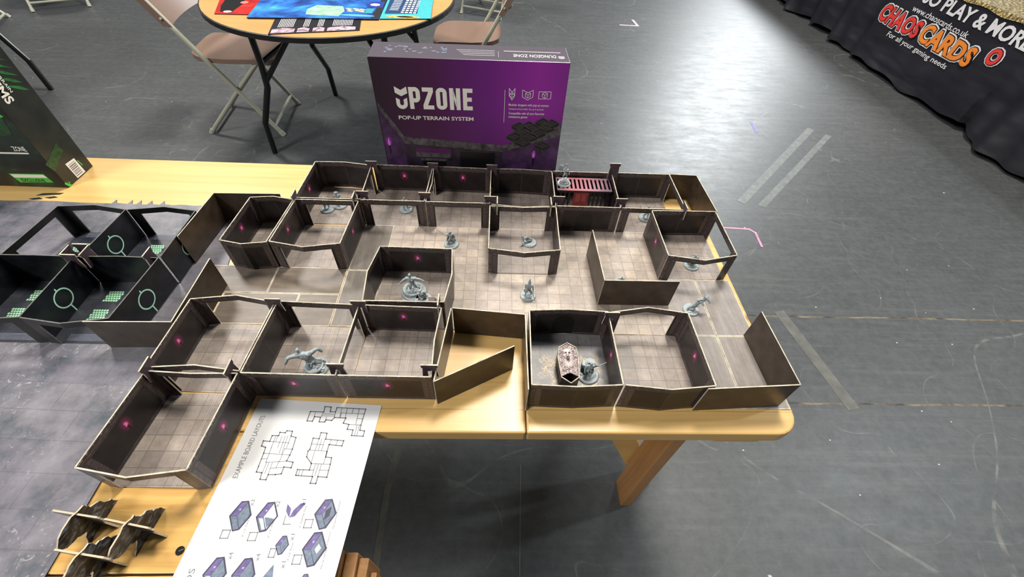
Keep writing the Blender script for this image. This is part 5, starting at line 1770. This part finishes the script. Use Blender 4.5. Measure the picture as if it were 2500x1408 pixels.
def sheet(name, pts, z0, th, mats, label, cat, extra=None, edge=None):
    cx_ = sum(p[0] for p in pts) / len(pts)
    cy_ = sum(p[1] for p in pts) / len(pts)
    t = thing(name, (cx_, cy_, z0), label, cat)
    m = MB()
    m.prism(pts, z0, z0 + th, 0, 1)
    b = m.build('board', [mats, edge or BLACK], t)
    if extra:
        for nm, polys, mat, dz in extra:
            m = MB()
            for q in polys:
                a = sum(q[i][0] * q[(i + 1) % len(q)][1] - q[(i + 1) % len(q)][0] * q[i][1] for i in range(len(q)))
                q = q if a > 0 else q[::-1]
                m.face([(p[0], p[1], z0 + th + dz) for p in q])
            o = m.build(nm, mat, t)
            o.parent = b
    return t


def art(name, stops, scale, dist=1.5):
    m, nt, b = newmat(name)
    n = N(nt)
    g = n.noise(world_in(n), scale, 5, 0.6, dist=dist)
    n.link(n.ramp(g, stops), b.inputs['Base Color'])
    b.inputs['Roughness'].default_value = 0.3
    return m


def ell(cx_, cy_, rx, ry, n_=16):
    return [(cx_ + rx * math.cos(2 * PI * k / n_), cy_ + ry * math.sin(2 * PI * k / n_)) for k in range(n_)]


redm = art('red_cover', [(0.3, (0.25, 0.01, 0.01)), (0.6, (0.55, 0.02, 0.015)), (0.8, (0.70, 0.08, 0.06))], 0.25)
sheet('rule_booklet', [(-52.0, 72.9), (-46.2, 73.3), (-47.5, 88), (-56.5, 88)], 0.0, 0.14, redm, 'red booklet with a black figure at the left of the round table', 'booklet',
      [('cover_figure', [[(-51.5, 74.0), (-49.6, 73.6), (-49.3, 79), (-50.2, 82), (-53, 84), (-53.2, 80), (-52.6, 77)]], BLACK, 0.01),
       ('cover_figure', [ell(-50.3, 74.2, 0.7, 0.5)], WHITE, 0.015), ('cover_spot', [ell(-49.4, 79.5, 0.7, 0.7)], plain('pink_red_print', (0.8, 0.2, 0.15), 0.4), 0.015)])
sheet('rule_booklet', [(-46.2, 73.0), (-42.5, 76), (-42.5, 88), (-48.5, 88)], 0.0, 0.1, plain('pale_blue_page', (0.35, 0.5, 0.75), 0.4), 'pale blue booklet peeping out under the big blue board', 'booklet',
      [('page_line', [[(-46.9, 77), (-46.4, 76), (-45.9, 79), (-46.6, 82), (-47.4, 82), (-46.6, 79)], [(-45.9, 75.6), (-45.5, 75.2), (-44.9, 78), (-45.8, 81), (-46.1, 80.8), (-45.4, 78)]], plain('blue_ink', (0.05, 0.15, 0.5), 0.4), 0.01)])
blue = art('blue_board_art', [(0.25, (0.01, 0.015, 0.03)), (0.42, (0.015, 0.06, 0.28)), (0.55, (0.03, 0.17, 0.55)), (0.68, (0.05, 0.35, 0.45)), (0.8, (0.2, 0.6, 0.45))], 0.11)
sheet('game_board', [(-45.9, 71.4), (-23.9, 73.7), (-24.6, 92), (-48, 90)], 0.11, 0.18, blue, 'big blue and green illustrated game board on the round table', 'board',
      [('board_art', [[(-36.8, 74.2), (-31, 74.0), (-30.6, 77), (-31.5, 79.5), (-36.2, 79.5), (-37.3, 77)]], plain('mint_print', (0.30, 0.50, 0.38), 0.4, var=0.3, vscale=0.6), 0.01),
       ('board_art', [ell(-27.9 - 0.0, 74.9, 3.1, 0.55)], plain('bright_blue_print', (0.10, 0.40, 0.75), 0.4), 0.02),
       ('board_art', [ell(-36, 84.5, 5, 2.0), ell(-31, 86, 4, 2)], plain('turquoise_print', (0.08, 0.45, 0.36), 0.4, var=0.4, vscale=0.5), 0.01),
       ('token_picture', [[(-30.3 + dx, 76.9 + dy), (-29.3 + dx, 76.6 + dy), (-29.0 + dx, 77.2 + dy), (-30.0 + dx, 77.6 + dy)] for dx, dy in ((0, 0), (1.3, 0.4), (0.8, 1.2), (2.2, 0), (2.0, 1.0), (-0.4, 1.0))], plain('cream_token_print', (0.62, 0.48, 0.28), 0.4), 0.02),
       ('card_picture', [[(-27.2, 79.6), (-24.3, 79.8), (-24.4, 83.2), (-27.1, 83.0)]], plain('navy_print', (0.02, 0.04, 0.25), 0.4), 0.02),
       ('card_picture', [ell(-25.9, 81.2, 0.9, 0.7)], WHITE, 0.03),
       ('card_picture', [[(-27.1, 76.3), (-25.6, 76.4), (-25.6, 79), (-27.0, 78.9)]], plain('teal_print', (0.04, 0.3, 0.38), 0.4), 0.02),
       ('dark_strip', [[(-25.3, 73.8), (-24.0, 73.9), (-24.4, 88), (-25.4, 88)]], plain('charcoal_print', (0.02, 0.02, 0.022), 0.4), 0.015)])
teal = plain('teal_board', (0.06, 0.42, 0.46), 0.35, var=0.12)
sheet('score_sheet', [(-23.8, 74.1), (-14.9, 75.4), (-15.9, 92), (-24.5, 91)], 0.0, 0.2, teal, 'teal edged sheet with a dark table of squares at the right of the round table', 'sheet',
      [('printed_panel', [[(-23.4, 76.8), (-17.6, 77.6), (-18.2, 88), (-23.9, 87)]], plain('midnight_print', (0.015, 0.05, 0.14), 0.4), 0.01),
       ('printed_grid', [[(-20.6 + i * 0.75, 77.7 + j * 1.15), (-20.1 + i * 0.75, 77.75 + j * 1.15), (-20.15 + i * 0.75, 78.4 + j * 1.15), (-20.65 + i * 0.75, 78.35 + j * 1.15)] for i in range(4) for j in range(7)], WHITE, 0.02),
       ('printed_grid', [[(-22.9, 79 + k * 0.9), (-21.3, 79.1 + k * 0.9), (-21.3, 79.4 + k * 0.9), (-22.9, 79.3 + k * 0.9)] for k in range(8)], WHITE, 0.02),
       ('printed_figure', [ell(-19.9, 75.6, 3.1, 0.85)], plain('amber_print', (0.6, 0.4, 0.12), 0.4, var=0.5, vscale=1.5), 0.02),
       ('printed_figure', [ell(-19.5, 75.6, 1.6, 0.4)], BLACK, 0.03)])
leaf = plain('black_leaflet', (0.014, 0.012, 0.016), 0.35)
LP = [(-40.0, 64.6), (-26.1, 68.3), (-27.1, 74.5), (-41.4, 72.2)]


def lq(u, v):
    a = Vector(LP[0]).lerp(Vector(LP[1]), u)
    b = Vector(LP[3]).lerp(Vector(LP[2]), u)
    q = a.lerp(b, v)
    return (q.x, q.y)


ex = []
for (u0, u1) in ((0.02, 0.27), (0.3, 0.43), (0.47, 0.6), (0.63, 0.95)):
    ex.append(('leaflet_picture', [[lq(u0, 0.05), lq(u1, 0.05), lq(u1, 0.28), lq((u0 + u1) / 2, 0.36), lq(u0, 0.28)]], plain('leaflet_art', (0.42, 0.30, 0.36), 0.4, var=0.8, vscale=1.2), 0.01))
    k = 0
    uu = u0 + 0.06
    while uu < u1 - 0.01:
        ex.append(('leaflet_text', [[lq(uu, 0.36), lq(uu + 0.006, 0.36), lq(uu + 0.006, 0.92), lq(uu, 0.92)]], WHITE, 0.01)) if False else None
        uu += 0.02
ex = [e for e in ex if e]
lt = [[lq(u, 0.4), lq(u + 0.007, 0.4), lq(u + 0.012, 0.93), lq(u + 0.005, 0.93)] for u in [0.07 + 0.018 * k for k in range(10)] + [0.35 + 0.018 * k for k in range(4)] + [0.51 + 0.018 * k for k in range(4)] + [0.68 + 0.018 * k for k in range(13)]]
ex.append(('leaflet_text', lt, WHITE, 0.01))
sheet('leaflet', LP, 0.0, 0.1, leaf, 'black leaflet strip with pale pictures and text overhanging the round table rim', 'leaflet', ex)


# ------------------------------------------------------------------ folding chairs
def chair(cx_, cy_, rz, label, group='brown folding chairs'):
    t = thing('folding_chair', (cx_, cy_, ZF), label, 'chair', group, rz)

    def bld(m, name, mat, smooth=True, **k):
        o = m.build(name, mat, at=(0, 0, 0), smooth=smooth, **k)
        del o['_at']
        o.parent = t
        return o
    yy = 7.9
    for sg in (-1, 1):
        m = MB()
        m.tube([(5.6, sg * yy, 0), (-4.2, sg * yy, 16.6), (-12.6, sg * (yy - 0.2), 31.0)], 0.47, 10)
        bld(m, 'front_leg', CHROME)
        m = MB()
        m.tube([(-11.0, sg * (yy - 1.3), 0), (-9.2, sg * (yy - 1.0), 2.0), (0.0, sg * (yy - 1.0), 11.2), (5.0, sg * (yy - 1.0), 16.0)], 0.45, 10)
        bld(m, 'rear_leg', CHROME)
        m = MB()
        m.tube([(5.6, sg * yy, 0.0), (5.1, sg * yy, 0.9)], 0.6, 10)
        bld(m, 'foot_cap', CHROME)
        m = MB()
        m.tube([(-11.0, sg * (yy - 1.3), 0.0), (-10.4, sg * (yy - 1.3), 0.9)], 0.6, 10)
        bld(m, 'foot_cap', CHROME)
    m = MB()
    m.tube([(-10.2, -6.6, 1.1), (-10.2, 6.6, 1.1)], 0.35, 8)
    bld(m, 'stretcher', CHROME)
    m = MB()
    m.tube([(4.3, -yy, 2.3), (4.3, yy, 2.3)], 0.35, 8)
    bld(m, 'stretcher', CHROME)
    # seat: dished shell with rounded corners
    nx, ny = 12, 12
    g0, g1 = [], []
    for i in range(nx + 1):
        r0, r1 = [], []
        for j in range(ny + 1):
            u, v = i / nx * 2 - 1, j / ny * 2 - 1
            # superellipse squaring
            k = (abs(u) ** 5 + abs(v) ** 5) ** 0.2
            mx = max(abs(u), abs(v))
            f = (mx / k) if k > 0 else 1
            x = u * f * 8.2
            y = v * f * (7.5 if u > -0.2 else 7.3)
            z = 16.9 - 0.7 * (1 - u * u) * (1 - v * v) + 0.5 * max(0, -u) ** 2 - 0.7 * max(0, u) ** 4
            r0.append((x, y, z))
            r1.append((x, y, z - (0.5 if mx < 0.95 else 0.9)))
        g0.append(r0)
        g1.append(r1)
    m = MB()
    for i in range(nx):
        for j in range(ny):
            m.face([g0[i][j], g0[i + 1][j], g0[i + 1][j + 1], g0[i][j + 1]])
            m.face([g1[i][j + 1], g1[i + 1][j + 1], g1[i + 1][j], g1[i][j]])
    for i in range(nx):
        m.face([g1[i][0], g1[i + 1][0], g0[i + 1][0], g0[i][0]])
        m.face([g0[i][ny], g0[i + 1][ny], g1[i + 1][ny], g1[i][ny]])
        m.face([g0[0][i], g0[0][i + 1], g1[0][i + 1], g1[0][i]])
        m.face([g1[nx][i], g1[nx][i + 1], g0[nx][i + 1], g0[nx][i]])
    bld(m, 'seat', BROWNP, weld=True)
    # backrest shell between the two uprights
    m = MB()
    rows, cols = 6, 12
    A, Bk = [], []
    for i in range(rows + 1):
        f = i / rows
        ra, rb = [], []
        for j in range(cols + 1):
            v = j / cols * 2 - 1
            zz = 23.2 + 8.6 * f + (0.5 * (1 - v * v) if i == rows else 0)
            xx = -8.1 - (zz - 23.2) * 0.583 - 0.9 * (1 - v * v)
            ra.append((xx + 0.45, v * 8.3, zz))
            rb.append((xx - 0.35 - (0.6 if abs(v) > 0.9 else 0), v * 8.4, zz))
        A.append(ra)
        Bk.append(rb)
    for i in range(rows):
        for j in range(cols):
            m.face([A[i][j], A[i + 1][j], A[i + 1][j + 1], A[i][j + 1]][::-1])
            m.face([Bk[i][j], Bk[i + 1][j], Bk[i + 1][j + 1], Bk[i][j + 1]])
    for i in range(rows):
        m.face([A[i][0], Bk[i][0], Bk[i + 1][0], A[i + 1][0]])
        m.face([A[i][cols], A[i + 1][cols], Bk[i + 1][cols], Bk[i][cols]])
    for j in range(cols):
        m.face([A[0][j], A[0][j + 1], Bk[0][j + 1], Bk[0][j]])
        m.face([A[rows][j], Bk[rows][j], Bk[rows][j + 1], A[rows][j + 1]])
    bld(m, 'backrest', BROWNP, weld=True)
    m = MB()
    for sg in (-1, 1):
        for z_ in (24.6, 30.2):
            m.tube([(-8.1 - (z_ - 23.2) * 0.583, sg * 8.2, z_), (-8.1 - (z_ - 23.2) * 0.583, sg * 8.62, z_)], 0.22, 8)
    bld(m, 'rivet', CHROME)
    return t


def dup(root, x, y, rz, label, group=None):
    r = root.copy()
    COL.objects.link(r)
    r.location = Vector((x, y, root['_at'][2])) * S
    r.rotation_euler = (0, 0, rz)
    r['label'] = label
    if group:
        r['group'] = group
    for ch in list(root.children):
        c = ch.copy()
        COL.objects.link(c)
        c.parent = r
        for g in ch.children:
            d = g.copy()
            COL.objects.link(d)
            d.parent = c
    return r


c0 = chair(-59.4, 90.6, R(5), 'brown folding chair drawn up at the left of the round table')
dup(c0, -10.2, 106.0, R(180), 'brown folding chair at the right of the round table, behind the purple box')
dup(c0, -156.5, 165.5, R(-60), 'folding chair at the top left, only its pale feet in view')
dup(c0, -172, 141, R(200), 'folding chair at the left picture edge, one pale foot in view')
dup(c0, -7.5, 179.0, R(250), 'folding chair in the distance behind the right chair, legs only')
c1 = round_table(-135.6, 89.3, 'round folding table beyond the left picture edge, one black bent leg in view', rz=0.0)


# ------------------------------------------------------------------ draped stall on the right
def cloth_x(y, z):
    """x of the hanging cloth at (y, z)"""
    f = max(0.0, min(1.0, (-3.5 - z) / 24.0))
    flat = 1.0
    if 98 < y < 150:
        flat = 0.16
    w_ = math.sin(y * 0.33 + z * 0.06 + 0.7 * math.sin(y * 0.11)) * 1.2 + math.sin(y * 0.71 + 1.3 - z * 0.08) * 0.55
    return 126.0 - 1.5 * f - w_ * (0.25 + 1.1 * f) * flat - 2.2 * f * f * (0.4 + 0.6 * math.sin(y * 0.085 + 2.0))


def banner_stall():
    y0, y1 = 40.0, 330.0
    t = thing('trade_stand', (150, 180, ZF), 'long stand draped in black printed cloth at the top right', 'stand')
    m = MB()
    m.box(131, y0 + 2, ZF, 185, y1 - 2, -3.4)
    m.build('stand_frame', plain('dark_stand_void', (0.004, 0.004, 0.004), 0.9), t)
    m = MB()
    NY, NZ = 330, 22
    g = []
    for i in range(NY + 1):
        y = y0 + (y1 - y0) * i / NY
        hem = -27.0 - 0.5 * math.sin(y * 0.17) - 0.35 * math.sin(y * 0.41 + 2)
        row = []
        for j in range(NZ + 1):
            z = -3.3 + (hem + 3.3) * j / NZ
            row.append((cloth_x(y, z), y, z))
        g.append(row)
    for i in range(NY):
        for j in range(NZ):
            m.face([g[i][j], g[i + 1][j], g[i + 1][j + 1], g[i][j + 1]])
    cm, nt, b = newmat('black_banner_cloth')
    n = N(nt)
    wp = world_in(n)
    wr = n.noise(n.scaled(wp, (1, 0.35, 1.0), rot=(0.6, 0, 0)), 0.11, 2.5, 0.45, dist=0.25)
    b.inputs['Base Color'].default_value = (0.009, 0.009, 0.015, 1)
    b.inputs['Roughness'].default_value = 0.55
    b.inputs['Specular IOR Level'].default_value = 0.45
    bp = n.add('ShaderNodeBump')
    bp.inputs['Strength'].default_value = 0.8
    bp.inputs['Distance'].default_value = 0.06
    n.link(wr, bp.inputs['Height'])
    n.link(bp.outputs[0], b.inputs['Normal'])
    cl = m.build('black_cloth', cm, t, smooth=True, weld=True)
    cl['_at'] = t['_at']
    # gold cloth lying on top with its rough front edge
    gm, nt, b = newmat('gold_sequin_cloth')
    n = N(nt)
    wp = world_in(n)
    gg = n.noise(wp, 1.6, 5, 0.7)
    n.link(n.ramp(gg, [(0.40, (0.05, 0.035, 0.01)), (0.52, (0.25, 0.18, 0.06)), (0.62, (0.75, 0.62, 0.32))]), b.inputs['Base Color'])
    b.inputs['Roughness'].default_value = 0.4
    b.inputs['Metallic'].default_value = 0.15
    bp = n.add('ShaderNodeBump')
    bp.inputs['Strength'].default_value = 0.8
    bp.inputs['Distance'].default_value = 0.01
    n.link(gg, bp.inputs['Height'])
    n.link(bp.outputs[0], b.inputs['Normal'])
    m = MB()
    for i in range(NY):
        ya, yb = y0 + (y1 - y0) * i / NY, y0 + (y1 - y0) * (i + 1) / NY
        e = [cloth_x(q, -3.4) - 0.35 for q in (ya, yb)]
        la, lb = -3.3 + 0.25 * math.sin(ya * 0.5), -3.3 + 0.25 * math.sin(yb * 0.5)
        m.face([(e[0], ya, la - 0.3), (e[1], yb, lb - 0.3), (e[1] + 0.3, yb, -2.6), (e[0] + 0.3, ya, -2.6)][::-1])
        m.face([(e[0] + 0.3, ya, -2.6), (e[1] + 0.3, yb, -2.6), (186, yb, -2.5), (186, ya, -2.5)][::-1])
    m.build('gold_cloth', gm, t)
    # printed words: a runs towards the viewer (-y), b upwards

    def words(s_, y, z, h, wd, mat, bold=0.0, dx=0.22, name='lettering', shear=0.0):
        fn = lambda a, b_: (cloth_x(y - a, z + b_) - dx, y - a, z + b_)
        return put_text(s_, h, fn, mat, cl, name, bold, wd)
    red_ = plain('red_logo_print', (0.62, 0.035, 0.03), 0.5)
    org = plain('orange_logo_print', (0.72, 0.21, 0.025), 0.5)
    drk = plain('maroon_outline', (0.03, 0.006, 0.006), 0.5)
    whs = plain('white_cloth_print', (0.62, 0.62, 0.64), 0.5)

    def logo(s_, y, z, h, wd, mat):
        v, f = text_mesh(s_, h / 0.69, 0.0)
        x0 = min(p[0] for p in v)
        x1_ = max(p[0] for p in v)
        for bold, mt, dx, pad in ((0.125, whs, 0.22, 0.85), (0.075, drk, 0.32, 0.5), (0.04, mat, 0.42, 0.28)):
            fn = lambda a, b_, pad=pad, dx=dx: (cloth_x(y + pad - a, z + b_) - dx, y + pad - a, z + b_)
            put_text(s_, h, fn, mt, cl, 'logo_lettering', bold, wd + 2 * pad, space=1.08)
    logo('CHAOS', 149.0, -15.6, 4.0, 18.6, red_)
    logo('CARDS', 128.9, -15.5, 4.2, 20.2, org)
    logo('O', 104.8, -12.6, 3.3, 3.0, red_)
    words('www.chaoscards.co.uk', 138.2, -10.4, 1.5, 23.6, whs, 0.01)
    words('For all your gaming needs', 140.2, -18.2, 1.3, 26.5, whs, 0.01)
    words('SO PLAY & MORE', 137.0, -7.6, 3.1, 39.5, whs, 0.03)


banner_stall()


# ------------------------------------------------------------------ marks and tape on the hall floor
def tape(pts, wd, col, label, closed=False, cat='tape', name='floor_tape', rough=0.5):
    m = MB()
    for i_ in range(len(pts) - 1):
        m.line2(pts[i_:i_ + 2], wd, ZF + 0.03 + 0.012 * i_, 0, False)
    o = m.build(name, plain(name + '_paint', col, rough, var=0.25, vscale=0.6), at=(pts[0][0], pts[0][1], ZF))
    return tag(o, label, cat)


tape([(44.0, 53.6), (49.3, 53.3), (50.2, 52.2), (49.9, 48.2)], 0.45, (0.55, 0.22, 0.36), 'pink chalk line hooking beyond the right table edge', name='chalk_line', cat='mark')
tape([(44.5, 172.2), (51.0, 172.0), (50.4, 178.5)], 1.0, (0.6, 0.45, 0.5), 'pinkish white corner mark on the far floor', name='tape_corner', cat='mark')
tape([(82.5, 95.5), (51.5, 62.8)], 1.8, (0.13, 0.14, 0.135), 'worn grey tape strip on the floor, left of two', cat='tape')
tape([(86.0, 92.5), (55.5, 61.5)], 1.5, (0.125, 0.135, 0.13), 'worn grey tape strip on the floor, right of two', cat='tape')
tape([(-13.8, 12.0), (-14.8, 3.0), (-14.6, -7.5)], 0.8, (0.10, 0.10, 0.085), 'worn grey tape line on the dark floor beside the white sheet', cat='tape')
tape([(67.3, 98.4), (66.6, 93.2)], 0.7, (0.12, 0.08, 0.35), 'small violet chalk stroke on the far floor', name='chalk_line', cat='mark')
tape([(46.5, 31.0), (49.5, 14.9)], 1.9, (0.10, 0.10, 0.09), 'faint wide grey tape mark between the two floor joints', cat='tape')
tape([(1.4, 6.0), (0.9, -8.0)], 0.07, (0.22, 0.22, 0.20), 'thin pale scratch on the dark floor under the table front', name='scratch_line', cat='scratch')

for o in bpy.data.objects:
    if '_at' in o:
        del o['_at']
